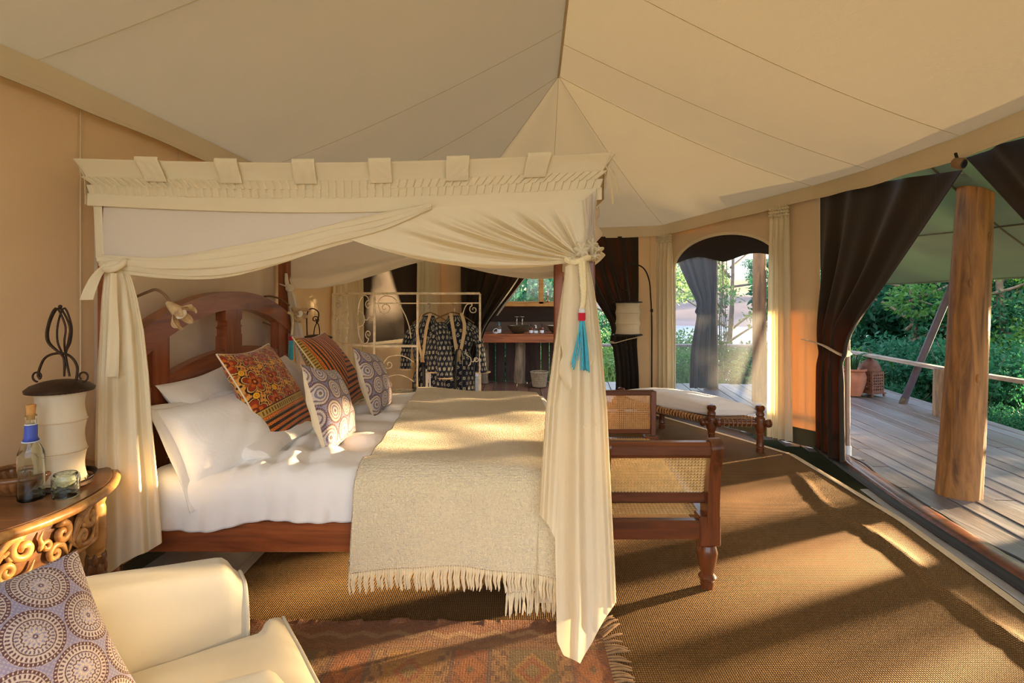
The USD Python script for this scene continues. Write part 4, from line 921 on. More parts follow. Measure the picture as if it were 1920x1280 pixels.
# ================================================================ FURNITURE AND SMALL THINGS
# --- flower-shaped reading lamps on bent stems
def reading_lamp(label, path, head, aim, seed, loop=None):
    t = thing('reading_lamp', label, 'lamp', tuple(head))
    part(t, 'stem', tube(smooth_path(path, 40), .0065, 8), 'bark_cord', smooth=True)
    if loop is not None: part(t, 'stem_loop', tube(smooth_path(loop, 40), .006, 8), 'bark_cord', smooth=True)
    d = unit(aim)
    part(t, 'calyx', lathe([(.008, -.05), (.016, -.035), (.022, -.01), (.032, .02), (.036, .03)], head, 18, axis=d), 'resin_petal', smooth=True)
    part(t, 'bulb', lathe([(.018, .0), (.024, .02), (.026, .036), (.018, .046), (.0, .048)], head, 18, axis=d), 'frosted', smooth=True)
    _, s, u = frame_of(d)
    r_ = np.random.default_rng(seed)
    for k in range(6):
        a = k * 2 * np.pi / 6 + .3; L = .050 + .03 * r_.random(); o = math.cos(a) * s + math.sin(a) * u; w = np.cross(d, o); droop = .05 + .5 * r_.random()
        def pet(U, V, L=L, o=o, w=w, droop=droop):
            b = head + d * .02 + o * .032; wd = .019 * np.sin(np.pi * np.clip(.18 + .82 * V, 0, 1)) ** .7
            return b + (L * V)[..., None] * (d * (.92 - droop * .5) + o * (.25 + droop * .6)) + ((U - .5) * 2 * wd)[..., None] * w + (.012 * np.sin(np.pi * V) - .02 * droop * V ** 2 + .004 * np.sin(9 * U))[..., None] * o
        part(t, 'petal', sheet(pet, 7, 10, .003), 'resin_petal', smooth=True)
reading_lamp('flower-shaped reading lamp on a bent stem over the near end of the headboard', [P(256, 556, 2.56), P(275, 548, 2.56), P(292, 543, 2.56), P(308, 552, 2.56), P(322, 570, 2.55)], P(329, 580, 2.55), (.72, .05, -.62), 1)
reading_lamp('flower-shaped reading lamp on a bent stem near the dark far bed post', [P(485, 566, 4.2), P(489, 558, 4.2), P(505, 555, 4.2), P(525, 560, 4.15), P(542, 572, 4.1)], P(556, 584, 4.08), (.75, -.3, -.45), 2,
             loop=[P(482, 592, 4.2), P(486, 600, 4.2), P(498, 606, 4.18), P(508, 610, 4.18)])

# --- carved demilune table at the left
NT = np.array([-1.985, 1.95]); NA, NB = .50, .545
nt = thing('carved_table', 'half-round carved wooden bedside table with a scrolled apron', 'table', (NT[0], NT[1], 0))
def ell(t, k=0.0): return np.array([NT[0] + (NA + k) * math.cos(t), NT[1] + (NB + k) * math.sin(t)])
tp = [ell(a) for a in np.linspace(-np.pi / 2, np.pi / 2, 60)]
def edge_prof(k0):  # moulded edge
    return tp
ms = []
for z0, z1, k in ((.728, .734, -.012), (.712, .728, .0), (.700, .712, -.008)):
    pg = sg.Polygon([ell(a, k) for a in np.linspace(-np.pi / 2, np.pi / 2, 60)]); m = trimesh.creation.extrude_polygon(pg, z1 - z0); ms.append((np.array(m.vertices) + [0, 0, z0], np.array(m.faces)))
part(nt, 'top', cat(*ms), 'carved_dark', smooth=25)
part(nt, 'top_edge', tube([(*ell(a, .0), .716) for a in np.linspace(-np.pi / 2, np.pi / 2, 70)], .0165, 10, flat=1.0), 'carved', smooth=True)
def sf(t, z, out): p = ell(t, -.035 + out); return np.array([p[0], p[1], z])
TA0, TA1 = -1.35, .30
def apron_bottom(t): return .545 + .012 * math.sin(t * 5)
part(nt, 'apron_panel', sheet(lambda U, V: np.stack([NT[0] + (NA - .045) * np.cos(TA0 + (TA1 - TA0) * U), NT[1] + (NB - .045) * np.sin(TA0 + (TA1 - TA0) * U), .555 + .145 * V], -1), 60, 4, .008), 'carved_dark', smooth=True)
for zz, r in ((.695, .010), (.548, .012)):
    part(nt, 'apron_moulding', tube([sf(t, zz, .0) for t in np.linspace(TA0, TA1, 60)], r, 8), 'carved', smooth=True)
part(nt, 'apron_moulding', tube([sf(TA1, z, 0) for z in np.linspace(.545, .70, 6)], .011, 8), 'carved', smooth=True)
def surf_curve(pts2):        # (arc length from the panel's end, height) -> on the apron
    return np.array([sf(TA1 - s / .56, .548 + z, .006) for s, z in pts2])
def scroll(s0, z0, r, turns, a0, sgn, tailp, w, nm='apron_scroll'):
    n = 46; k = np.linspace(0, 1, n); rr = r * (1 - k) + .003; a = a0 + sgn * turns * 2 * np.pi * k
    sp = np.stack([s0 + rr * np.cos(a), z0 + rr * np.sin(a)], 1)
    if tailp: sp = np.vstack([smooth_path(list(tailp) + [sp[0]], 20)[:-1], sp])
    c = surf_curve(sp); wd = w * np.clip(np.minimum(np.linspace(0.25, 4, len(c)), np.linspace(3.0, .75, len(c))), .2, 1)
    part(nt, nm, tube(c, wd, 8), 'carved', smooth=True)
for base in (0.0, .29, .58):
    for (s0, z0, r, tn, a0, sg_, tl, w) in (
        (.055, .098, .038, 1.3, 1.6, -1, [(.175, .02), (.14, .09), (.10, .135)], .0125), (.105, .045, .026, 1.4, -1.2, 1, [(.02, .05), (.04, .02), (.08, .012)], .010),
        (.095, .088, .016, 1.0, 0.5, 1, [(.15, .04), (.135, .075), (.12, .098)], .008), (.205, .095, .034, 1.3, 1.2, 1, [(.13, .015), (.17, .06), (.185, .12)], .012),
        (.235, .040, .026, 1.3, 2.4, -1, [(.18, .015), (.20, .05), (.215, .065)], .010), (.268, .075, .018, 1.1, 0, 1, [(.28, .13), (.29, .11), (.285, .09)], .008)):
        if base + s0 < .86: scroll(base + s0, z0, r, tn, a0, sg_, [(base + a, b) for a, b in tl] if tl else None, w)
for t in (.42, -1.45):
    p = ell(t, -.05)
    l = part(nt, 'leg', lathe([(.016, 0), (.020, .02), (.026, .20), (.030, .45), (.031, .46)], (p[0], p[1], 0), 18), 'carved_dark', smooth=30)
    part(l, 'turned_neck', lathe([(.031, .46), (.026, .465), (.030, .475), (.034, .52), (.032, .64), (.028, .655), (.033, .67), (.033, .70)], (p[0], p[1], 0), 20), 'carved', smooth=30)
    part(l, 'leaf_carving', cat(*[xf(trimesh.creation.icosphere(1, 1.0), (p[0] + .028 * math.cos(a + k * .5), p[1] + .028 * math.sin(a + k * .5), .45 - .035 * k), (.010, 0, 0), (0, .010, 0), (0, 0, .024)) for k in range(9) for a in np.arange(0, 6.28, 1.05)]), 'carved_dark', smooth=True)
TZ = .734
# lantern lamp with iron crown
def lantern(name, label, c, h, r, top=True, crown=True, ang=0.0):
    c = np.array(c, float); t = thing(name, label, 'lamp', tuple(c), ang)
    part(t, 'base', cat(lathe([(r * 1.18, 0), (r * 1.24, .008), (r * 1.2, .018), (r * .9, .022)], c, 36), *[beam(c + [r * .9 * math.cos(a), r * .9 * math.sin(a), 0], c + [r * 1.3 * math.cos(a), r * 1.3 * math.sin(a), .03], .012, .006) for a in (.6, 2.7, 4.8)]), 'iron', smooth=30)
    n = 3; prof = []
    for k in range(n):
        for s in np.linspace(0, 1, 9)[:(9 if k == n - 1 else 8)]:
            prof.append((r * (1.0 - .11 * math.sin(math.pi * s) ** 1.0), .022 + (h) * (k + s) / n))
    sh = part(t, 'shade', lathe(prof, c, 40), 'shade_paper', smooth=True)
    for k in (0, 1, 2, 3):
        part(sh, 'hoop', tube([c + [r * 1.0 * math.cos(a), r * 1.0 * math.sin(a), .022 + h * k / n] for a in np.linspace(0, 2 * np.pi, 41)[:-1]], .0022, 5, closed=True), 'tape', smooth=True)
    z = .022 + h
    part(t, 'lid', lathe([(r * .8, z), (r * 1.28, z - .004), (r * 1.30, z + .006), (r * 1.1, z + .020), (r * .7, z + .032), (r * .45, z + .036), (.0, z + .038)], c, 36), 'iron', smooth=30)
    if crown:
        T = c + [0, 0, z + .03]; X = np.array([1, 0, 0.]); Z = np.array([0, 0, 1.]); Yv = np.array([0, 1., 0])
        part(t, 'bail', tube(smooth_path([T + X * (-.075) + Z * .01, T + X * (-.082) + Z * .03, T + X * -.06 + Z * .085, T + X * -.02 + Z * .105, T + X * .03 + Z * .10, T + X * .062 + Z * .06, T + X * .06 + Z * .005], 40), .0045, 8), 'iron', smooth=True)
        for k, (dx, dy, w) in enumerate(((-.004, 0, .038), (.006, .012, .026), (-.002, -.016, .033))):
            b = T + X * .015 + Z * .02; tp_ = T + X * dx + Yv * dy + Z * .275
            part(t, 'wrought_loop', tube(smooth_path([b, T + X * (.012) + Z * .09, T + X * (-w + dx) + Yv * dy + Z * .15, T + X * (-w * .9 + dx) + Yv * dy + Z * .22, tp_, T + X * (w + dx) + Yv * dy + Z * .21, T + X * (w * .9 + dx) + Yv * dy + Z * .15, T + X * .02 + Z * .10, b + X * .02], 60), .0036, 7), 'iron', smooth=True)
        part(t, 'finial', xf(trimesh.creation.icosphere(2, .007), T + Z * .28), 'iron', smooth=True)
        for sx in (-1, 1):
            part(t, 'hook', tube(spiral(T + X * sx * .085 + Z * .02, .02, .9, -np.pi / 2, X * sx, Z, 18, .012), .0035, 6), 'iron', smooth=True)
    return t
lc = P(113, 882, 2.12)
lantern('table_lantern', 'paper-shaded lantern lamp with a wrought iron crown on the carved table', (lc[0], 2.12, TZ), .335, .083)
# bottle, tumbler, bowl, hoop
bc = G(58, 936, TZ); bt_ = thing('water_bottle', 'clear glass bottle with cork and blue neck label on the carved table', 'bottle', (bc[0], bc[1], TZ))
R = .039
ob = [(R * .9, 0), (R, .006), (R, .148), (R * .96, .164), (R * .7, .188), (R * .46, .202), (R * .42, .218), (R * .40, .278), (R * .44, .281), (R * .44, .294), (R * .36, .296)]
part(bt_, 'glass', cat(lathe(ob + [(R * .30, .294), (R * .32, .218), (R * .60, .188), (R * .9, .162), (R * .93, .012), (R * .5, .016), (0, .02)], bc, 32)), 'glass_clear', smooth=40)
part(bt_, 'cork', lathe([(R * .29, .278), (R * .31, .296), (R * .38, .328), (R * .36, .330)], bc, 20), 'cork', smooth=30)
part(bt_, 'neck_label', lathe([(R * .62, .205), (R * .49, .217), (R * .48, .256), (R * .46, .259)], bc + [0, 0, 0], 24), 'label_blue', smooth=True)
for zz, rr in ((.200, .70), (.2595, .475)):
    part(bt_, 'label_edge', lathe([(R * rr, zz), (R * rr - .001, zz + .004)], bc, 24), 'label_white', smooth=True)
gc = G(123, 930, TZ); gl = thing('tumbler', 'pale aqua hand-blown tumbler upside down beside the bottle', 'glass', (gc[0], gc[1], TZ))
part(gl, 'glass', lathe([(.038, 0), (.041, .01), (.042, .06), (.040, .076), (.033, .083), (0, .083), (0, .074), (.030, .074), (.0345, .068), (.036, .06), (.035, .004), (.038, 0)], gc, 32), 'glass_aqua', smooth=40)
kc = G(12, 940, TZ); kb = thing('carved_bowl', 'dark carved wooden bowl with ribbed sides at the left edge of the table', 'bowl', (kc[0], kc[1], TZ))
def bowlf(U, V):
    a = 2 * np.pi * U; r = (.055 + .055 * np.sin(V * np.pi / 2)) * (1 + .05 * np.abs(np.sin(a * 14)) * np.sin(np.pi * V)); return kc + np.stack([r * np.cos(a) - .04, r * np.sin(a) + .1, .005 + .062 * V], -1)
part(kb, 'body', sheet(bowlf, 168, 14, .008, cu=True), 'carved_dark', smooth=True)
part(kb, 'rim', tube([kc + [-.04 + .112 * math.cos(a), .1 + .112 * math.sin(a), .068] for a in np.linspace(0, 6.283, 49)[:-1]], .010, 8, closed=True), 'carved_dark', smooth=True)
hc = np.array([-1.735, 2.16, TZ + .012])
solo('lamp_cord', tube([hc + [.125 * math.cos(a) * (1 + .05 * k), .11 * math.sin(a), .006 * k + .006 * math.sin(a * 2)] for k in range(3) for a in np.linspace(0, 6.283, 30)[:-1]], .0042, 6), 'iron_black', 'coil of dark cord lying behind the tumbler on the carved table', 'cord', smooth=True)

# --- far bedside: table with the second lantern, only its crown shows
ft = thing('bedside_table', 'small dark table standing beyond the bed under the second lantern', 'table', (-1.52, 4.72, 0))
part(ft, 'top', lathe([(.17, .60), (.18, .61), (.18, .625), (.17, .63)], (-1.56, 4.72, 0), 28), 'teak_dark', smooth=30)
part(ft, 'column', lathe([(.10, 0), (.09, .02), (.03, .06), (.025, .3), (.035, .5), (.06, .60)], (-1.56, 4.72, 0), 20), 'teak_dark_z', smooth=30)
fl_ = thing('table_lantern', 'second lantern lamp with a curled iron hook beyond the bed', 'lamp', (-1.56, 4.72, .63))
fc = np.array([P(595, 600, 4.72)[0], 4.72, .63])
part(fl_, 'base', lathe([(.10, 0), (.11, .01), (.09, .02)], fc, 24), 'iron_black', smooth=30)
part(fl_, 'shade', lathe([(.088, .02), (.08, .12), (.09, .23), (.082, .33), (.09, .45)], fc, 28), 'shade_paper', smooth=True)
part(fl_, 'lid', lathe([(.08, .45), (.118, .448), (.12, .458), (.08, .475), (0, .482)], fc, 28), 'iron_black', smooth=30)
T = fc + [0, 0, .475]
part(fl_, 'hook', tube(smooth_path([T + [-.085, 0, .0], T + [-.085, 0, .17], T + [-.05, 0, .22], T + [0, 0, .20], T + [.012, 0, .16], T + [-.01, 0, .10]], 40), .005, 6), 'iron_black', smooth=True)
part(fl_, 'curl', tube(spiral(T + [-.018, 0, .13], .032, 1.4, -1.2, (1, 0, 0), (0, 0, 1), 30, .004), .004, 6), 'iron_black', smooth=True)
part(fl_, 'curl', tube(smooth_path([T + [-.03, 0, 0], T + [-.022, 0, .06], T + [.0, 0, .10], T + [.016, 0, .06], T + [.02, 0, 0]], 24), .004, 6), 'iron_black', smooth=True)

# --- armchair with loose cover
ya_ = math.radians(35); fd, sd = np.array([math.cos(ya_), math.sin(ya_), 0]), np.array([math.sin(ya_), -math.cos(ya_), 0]); Zv = np.array([0, 0, 1.0]); AO = np.array([-.90, 1.86, 0])
ac = thing('armchair', 'cream slip-covered armchair in the near left corner', 'armchair', tuple(AO))
def AC(d, s, z): return AO + np.multiply.outer(d, fd) + np.multiply.outer(s, sd) + np.multiply.outer(z, Zv)
def arm(s0, s1, seed):
    def fn(U, V):
        # closed section across the arm (U), along the arm from back to front (V)
        th_ = 2 * np.pi * U; c, s = np.cos(th_), np.sin(th_); n = 5.0
        e = np.sign(c) * np.abs(c) ** (2 / n); g = np.sign(s) * np.abs(s) ** (2 / n); d = -.95 + .95 * V; zt = .615 - .10 * d - .055 * sm(V, .93, 1.0) ** 2 * 1.0
        z = .10 + (zt - .10) * (g + 1) / 2; sh = 1 - .0 * V; w = (s1 - s0) / 2 * (1 - .06 * sm(V, .96, 1)); ss = (s0 + s1) / 2 + e * w * sh
        dd = d + .006 * wob(U, V, seed, 3, 3); z = z + .004 * wob(U, V, seed + 1, 4, 4); return AC(dd, ss + .004 * wob(U, V, seed + 2, 4, 4), z)
    body = sheet(fn, 120, 60, cu=True)
    v = np.array([fn(np.array(u), np.array(1.0)) for u in np.linspace(0, 1, 121)[:-1]]); c_ = v.mean(0)
    cap = (np.vstack([v, c_[None]]), np.stack([np.arange(120), (np.arange(120) + 1) % 120, np.full(120, 120)], 1))
    p = part(ac, 'arm', cat(body, cap), 'slipcover', smooth=40)
    part(p, 'piping', tube(v[::2] + fd * .004, .006, 6, closed=True), 'slipcover', smooth=True)
    return p
arm(.0, .17, 1); arm(.66, .83, 5)
def seat(U, V):
    d = -.80 + .92 * V; s = .165 + .50 * U; ed = np.minimum(np.minimum(U, 1 - U) * .5, (1 - V) * .92); z = .44 - .045 * np.exp(-ed / .03) + .014 * np.sin(np.pi * U) * np.sin(np.pi * V) + .005 * wob(U, V, 3, 3, 3); return AC(d, s + .07 * (U - .5) * 2 * sm(V, .9, .95), z)
st_ = part(ac, 'seat_cushion', cat(sheet(seat, 60, 60), sheet(lambda U, V: seat(U, np.ones_like(U)) + np.multiply.outer(-.13 * V, Zv) + np.multiply.outer(.012 * np.sin(np.pi * V), fd), 60, 8)), 'slipcover', smooth=True)
part(st_, 'piping', tube(seat(np.linspace(0, 1, 40), np.ones(40)) + fd * .003, .006, 6), 'slipcover', smooth=True)
part(ac, 'skirt', xf(cbox((-.93, .02, .03), (.03, .81, .31), .02), AO, fd, sd, Zv), 'slipcover', smooth=30)
part(ac, 'back_rest', xf(rbox((-1.10, -.0, .10), (-.80, .83, .82), .08), AO, fd, sd, Zv), 'slipcover', smooth=True)
cushion('scatter_cushion', [(-1.085, 1.42, .81), (-1.24, 1.03, .845), (-1.055, 1.00, .50), (-.90, 1.39, .47)], .17, lambda x, y: medallions(x, y, .128, np.array(hx('#8884a0'))), 'mauve and cream cushion with round medallions on the armchair', 'cotton_back', (.42, .40), None, n=300, seed=31)

# --- kilim rug in front of the bed
KX0, KX1, KY0, KY1 = -1.55, .38, 1.30, 2.485
kn, km = 420, 260
ku, kv = np.meshgrid(np.linspace(0, 1, kn), np.linspace(0, 1, km)); kx, ky = KX0 + (KX1 - KX0) * ku, KY1 - (KY1 - KY0) * kv
def kil(x, d):
    """d: distance from the back edge."""
    x = np.floor(x / .008) * .008; d = np.floor(d / .006) * .006
    c = np.broadcast_to(np.array(hx('#9a5a30')), x.shape + (3,)).copy()
    def put(m, k):
        nonlocal c; c = np.where(m[..., None], np.array(hx(k)), c)
    zz = .095 + .035 * np.abs(np.mod(x / .14, 1) - .5) * 2
    put(d < zz, '#8a4426'); put((d > zz - .03) & (d < zz), '#b08a5c'); put((d > zz) & (d < zz + .045), '#7a4c30'); put((d > zz + .045) & (d < .185), '#8c5a34'); put((d > .185) & (d < .20), '#6e4a2c')
    seg = np.mod(x + .02, .47); sid = np.floor((x + .02) / .47); fld = d > .20
    A = fld & (seg < .19); B = fld & (seg >= .19) & (seg < .25); C = fld & (seg >= .25) & (seg < .40); D = fld & (seg >= .40)
    put(A & (np.mod(sid, 2) == 0), '#5a5c3a'); put(A & (np.mod(sid, 2) == 1), '#a8742c')
    r1 = np.abs(seg - .095) / .075 + np.abs(d - .33) / .10
    put(A & (r1 < 1.1), '#b0853a'); put(A & (r1 < .85), '#a0502c'); put(A & (r1 < .45), '#8a7a4a')
    put(B, '#a87c4c'); put(B & (np.mod(np.floor(d / .03) + np.floor(seg / .02), 3) == 0), '#4a3428')
    put(C, '#9a4a24'); r2 = np.abs(seg - .325) / .07 + np.abs(d - .32) / .11; put(C & (r2 < 1), '#b8622a'); put(C & (r2 < .25), '#5a4a34'); put(C & (np.abs(r2 - 1) < .1), '#7a3420')
    put(D, '#a87c4c'); put(D & (np.mod(np.floor(d / .03) - np.floor(seg / .02), 3) == 0), '#4a3428'); put(fld & (np.abs(seg - .25) < .008), '#5c3c40'); put(fld & (np.abs(seg - .40) < .008), '#4c3a44')
    n_ = np.random.default_rng(3).uniform(.82, 1.18, x.shape); m_ = np.array(hx('#8c6438')); return (m_ * .62 + c * .46) * n_[..., None]
kz = .022 + .010 * np.exp(-(kv / .02) ** 2) * (np.sin(ku * 60) > .3) * np.sin(ku * 37) ** 2
wavy = .006 * np.sin(ku * 25) * np.exp(-kv * 8)
kilim = solo('kilim_rug', (np.stack([kx, ky + wavy, kz], -1).reshape(-1, 3), grid_faces(kn, km)), 'kilim_wool', 'patterned red and ochre kilim rug lying in front of the bed', 'rug', smooth=True, col=kil(kx, KY1 - ky).reshape(-1, 3))
tas = []
for k in range(64):
    r_ = np.random.default_rng(70 + k); y = KY1 - .01 - k * .0185; z = .022; L = .06 + .03 * r_.random(); dy = r_.normal(0, .012) + (.03 if k < 8 else 0)
    tas.append(tube(smooth_path([(KX1 - .005, y, z), (KX1 + L * .5, y + dy, z + .004), (KX1 + L, y + dy * 2, z - .002)], 6), [.005, .0065, .006, .006, .005, .003], 6, flat=.8))
part(kilim, 'tassels', cat(*tas), 'tassel_brown', smooth=True, kind='stuff')

# --- cane bench at the foot of the bed
cb = thing('cane_bench', 'dark teak bench with cane seat and two scrolled cane ends by the bed foot', 'bench', (.70, 3.5, 0))
BX0, BX1, BN, BF = .44, .955, 2.78, 4.33
def bx_(y): return .10 * (y - BN) / (BF - BN)
def lattice(o, X, Y, w, h, p, r=.0016, diag=True):
    ms = []
    X, Y = np.asarray(X, float), np.asarray(Y, float); N = np.cross(X, Y)
    def st(a, b, rr, off): 
        a = o + a[0] * X + a[1] * Y + off * N; b = o + b[0] * X + b[1] * Y + off * N; ms.append(beam(a, b, rr * 2, .0012, .0002, up=N))
    for x in np.arange(p / 2, w, p):
        for e in (-.16, .16): st((x + e * p, 0), (x + e * p, h), r * .8, .0012)
    for y in np.arange(p / 2, h, p):
        for e in (-.16, .16): st((0, y + e * p), (w, y + e * p), r * .8, -.0012)
    if diag:
        for k in np.arange(p * .0, w + h, p):
            a, b = (max(0, k - h), min(k, h)), (min(k, w), max(0, k - w)); st(a, b, r * .8, 0)
            a, b = (max(0, k - h), h - min(k, h)), (min(k, w), h - max(0, k - w)); st(a, b, r * .8, 0)
    return cat(*ms)
# near end: rails, scrolled end posts
topc = np.array([0, 2.735, .70]); lowc = np.array([0, 2.80, .415])
part(cb, 'top_rail', beam((BX0 - .01, 2.725, .705), (BX1 + .01, 2.725, .705), .075, .075, .018), 'teak_dark')
part(cb, 'end_rail', beam((BX0, 2.79, .452), (BX1, 2.79, .452), .035, .05, .006), 'teak_dark')
def scroll_post(x, sx):
    pts = [(2.74, .315), (2.845, .315), (2.845, .40), (2.81, .50), (2.785, .60), (2.78, .68), (2.775, .735), (2.745, .755), (2.70, .748), (2.678, .72), (2.688, .68), (2.715, .60), (2.728, .50), (2.735, .40)]
    return extrude(sg.Polygon([pts[0], pts[1]] + [tuple(q) for q in smooth_path(pts[2:], 50)]).buffer(0), .058, (x, 0, 0), (0, 1, 0), (0, 0, 1))
for x in (BX0, BX1 + .015): part(cb, 'scroll_post', scroll_post(x, 1), 'teak_dark_z', smooth=30)
nA, nB = np.array([BX0 + .03, 2.79, .475]), np.array([BX0 + .03, 2.745, .672])
part(cb, 'cane_panel', lattice(nA, (1, 0, 0), unit(nB - nA), BX1 - BX0 - .045, np.linalg.norm(nB - nA), .0160, .0013), 'cane', smooth=False, kind='stuff')
# seat frame and legs
sz = .335
part(cb, 'seat_rail', beam((BX0, 2.775, sz - .03), (BX1, 2.775, sz - .03), .05, .092, .006), 'teak_dark')
part(cb, 'seat_rail', beam((BX0 + bx_(BF), BF, sz - .03), (BX1 + bx_(BF), BF, sz - .03), .05, .092, .006), 'teak_dark')
for x in (BX0, BX1): part(cb, 'seat_rail', beam((x, 2.80, sz - .03), (x + bx_(BF), BF - .02, sz - .03), .05, .092, .006), 'teak_dark')
sa = np.array([BX0 + .03, 2.815, sz + .022]); sb = np.array([BX0 + .03 + bx_(BF), BF - .03, sz + .022])
part(cb, 'cane_seat', lattice(sa, (1, 0, 0), unit(sb - sa), BX1 - BX0 - .05, np.linalg.norm(sb - sa), .019, .0016, diag=False), 'cane', smooth=False, kind='stuff')
for (x, y) in ((BX0, 2.79), (BX1 + .002, 2.79), (BX0 + .1, BF), (BX1 + .1, BF)):
    lg = part(cb, 'leg', cat(lathe([(.024, 0), (.030, .004), (.034, .045), (.028, .05), (.040, .058), (.044, .066), (.038, .074), (.030, .082), (.034, .10), (.046, .15), (.051, .185), (.044, .21), (.040, .222), (.052, .232)], (x, y, 0), 24), cbox((x - .052, y - .048, .228), (x + .052, y + .045, .372), .006)), 'teak_dark_z', smooth=30)
# far end
fz0, fz1 = .40, .70; fo = np.array([BX0 + .1, BF, 0])
part(cb, 'top_rail', beam((BX0 + .06, BF + .03, fz1 - .01), (BX1 + .135, BF + .03, fz1 - .01), .04, .04, .008), 'teak_dark')
part(cb, 'end_rail', beam((BX0 + .1, BF + .005, fz0), (BX1 + .1, BF + .005, fz0), .03, .035, .006), 'teak_dark')
for x in (BX0 + .085, BX1 + .115): part(cb, 'end_post', beam((x, BF - .005, .28), (x + .012, BF + .03, fz1 + .005), .042, .04, .006, up=(0, 1, 0)), 'teak_dark_z')
part(cb, 'cane_panel', lattice(np.array([BX0 + .11, BF + .008, fz0 + .015]), (1, 0, 0), unit((0.0, .02, .26)), BX1 - BX0 - .01, .262, .0158, .0014), 'cane_far', smooth=False, kind='stuff')

# --- string daybed under the arched window
DA, DBn, DC = np.array([1.82, 5.19, 0]), np.array([2.25, 5.16, 0]), np.array([1.175, 6.12, 0]); DD = DBn + DC - DA
db = thing('daybed', 'low turned-leg daybed strung with webbing below the arched window', 'daybed', tuple((DA + DD) / 2))
legp = [(.026, 0), (.033, .006), (.034, .05), (.028, .06), (.034, .07), (.030, .10), (.028, .16), (.036, .175), (.030, .185), (.034, .20), (.042, .215), (.046, .24), (.046, .31), (.040, .325), (.030, .335), (.038, .35), (.034, .37), (.026, .38), (.040, .40), (.042, .42), (.032, .435), (.012, .442), (0, .443)]
for c in (DA, DBn, DC, DD): part(db, 'leg', lathe(legp, c, 24), 'teak_dark_z', smooth=30)
ux, uy = unit(DBn - DA), unit(DC - DA); zr = .275
for a, b, d in ((DA, DBn, ux), (DC, DD, ux), (DA, DC, uy), (DBn, DD, uy)):
    z = zr if d is ux else zr + .012
    part(db, 'rail', tube([a - d * .07 + [0, 0, z], a - d * .03 + [0, 0, z], a + [0, 0, z], b + [0, 0, z], b + d * .03 + [0, 0, z], b + d * .075 + [0, 0, z]], .026, 14), 'teak_dark', smooth=30)
    for e, s in ((a, -1), (b, 1)):
        q = e + d * s * .075 + [0, 0, z]; part(db, 'rail_knob', lathe([(.024, -.02), (.034, -.008), (.038, .008), (.034, .02), (.018, .028), (0, .03)], q, 16, axis=d * s), 'teak_dark', smooth=30)
    L = np.linalg.norm(b - a)
    for k, s in enumerate(np.arange(.065, L - .05, .034 if d is uy else .040)):
        q = a + d * s + [0, 0, z]; side = np.cross(d, Zv)
        part(db, 'webbing_wrap', tube([q + .030 * (math.cos(t) * side + math.sin(t) * Zv) + d * .002 * math.sin(t + k) for t in np.linspace(0, 6.283, 17)[:-1]], .011, 6, closed=True, flat=.32), 'jute_web', smooth=True)
part(db, 'web_deck', cat(*[beam(DA + uy * s + ux * .03 + [0, 0, zr + .028], DA + uy * s + (DBn - DA) - ux * .03 + [0, 0, zr + .028], .028, .004, .001) for s in np.arange(.06, 1.1, .034)]), 'jute_web', kind='stuff')
md = solo('daybed_pad', (lambda: None)() or cat(*(lambda f, b: [f, b])(*bulge([tuple(DA + ux * .02 + uy * .03 + [0, 0, .380]), tuple(DBn - ux * .0 + uy * .02 + [0, 0, .380]), tuple(DD - uy * .02 + [0, 0, .385]), tuple(DC - uy * .02 + [0, 0, .385])], .19, n=60, seed=8, power=.27, wr=.010)[:2])), 'cotton', 'cream cotton pad with wrinkles lying on the strung daybed', 'mattress', smooth=True)

# --- shepherd's crook floor lamp
lb = P(1222, 784, 6.62); LX, LY = lb[0], 6.62
fL = thing('floor_lamp', 'black crook-shaped floor lamp with a hanging paper lantern', 'lamp', (LX, LY, 0))
part(fL, 'base', lathe([(.13, 0), (.13, .008), (.03, .02), (.012, .05)], (LX, LY, 0), 28), 'iron_black', smooth=30)
pw = lambda a, b: P(a, b, LY)
part(fL, 'stem', tube(smooth_path([(LX, LY, .02), pw(1222, 690), pw(1222, 600), pw(1220, 555), pw(1217, 525), pw(1207, 503), pw(1188, 495), pw(1168, 502), pw(1158, 520), pw(1160, 534), pw(1168, 543), pw(1176, 545)], 80), [.010] * 40 + [.008] * 40, 8), 'iron_black', smooth=True)
part(fL, 'hook', tube([pw(1176, 544), pw(1177, 554), pw(1177, 564)], .005, 6), 'iron_black', smooth=True)
part(fL, 'collar', lathe([(.012, -.02), (.017, -.01), (.017, .012), (.012, .02)], pw(1222, 582), 12), 'iron_black')
c0, c1 = pw(1177, 627), pw(1177, 566); r_l = 23 * LY / F
part(fL, 'lantern_tray', lathe([(r_l * 1.1, -.012), (r_l * 1.22, -.006), (r_l * 1.18, .006), (r_l, .01)], c0, 24), 'iron_black', smooth=30)
hh = c1[2] - c0[2]
sh = part(fL, 'lantern_shade', lathe([(r_l * (1 - .07 * math.sin(math.pi * ((k * 3) % 1))), .008 + (hh - .012) * k) for k in np.linspace(0, 1, 25)], c0, 28), 'shade_paper', smooth=True)
for k in (1, 2): part(sh, 'hoop', tube([c0 + [r_l * 1.0 * math.cos(a), r_l * math.sin(a), hh * k / 3] for a in np.linspace(0, 6.283, 33)[:-1]], .003, 5, closed=True), 'tape', smooth=True)
part(fL, 'lantern_lid', lathe([(r_l * .9, -.008), (r_l * 1.18, -.006), (r_l * 1.18, .004), (r_l * .5, .012), (0, .014)], c1, 24), 'iron_black', smooth=30)

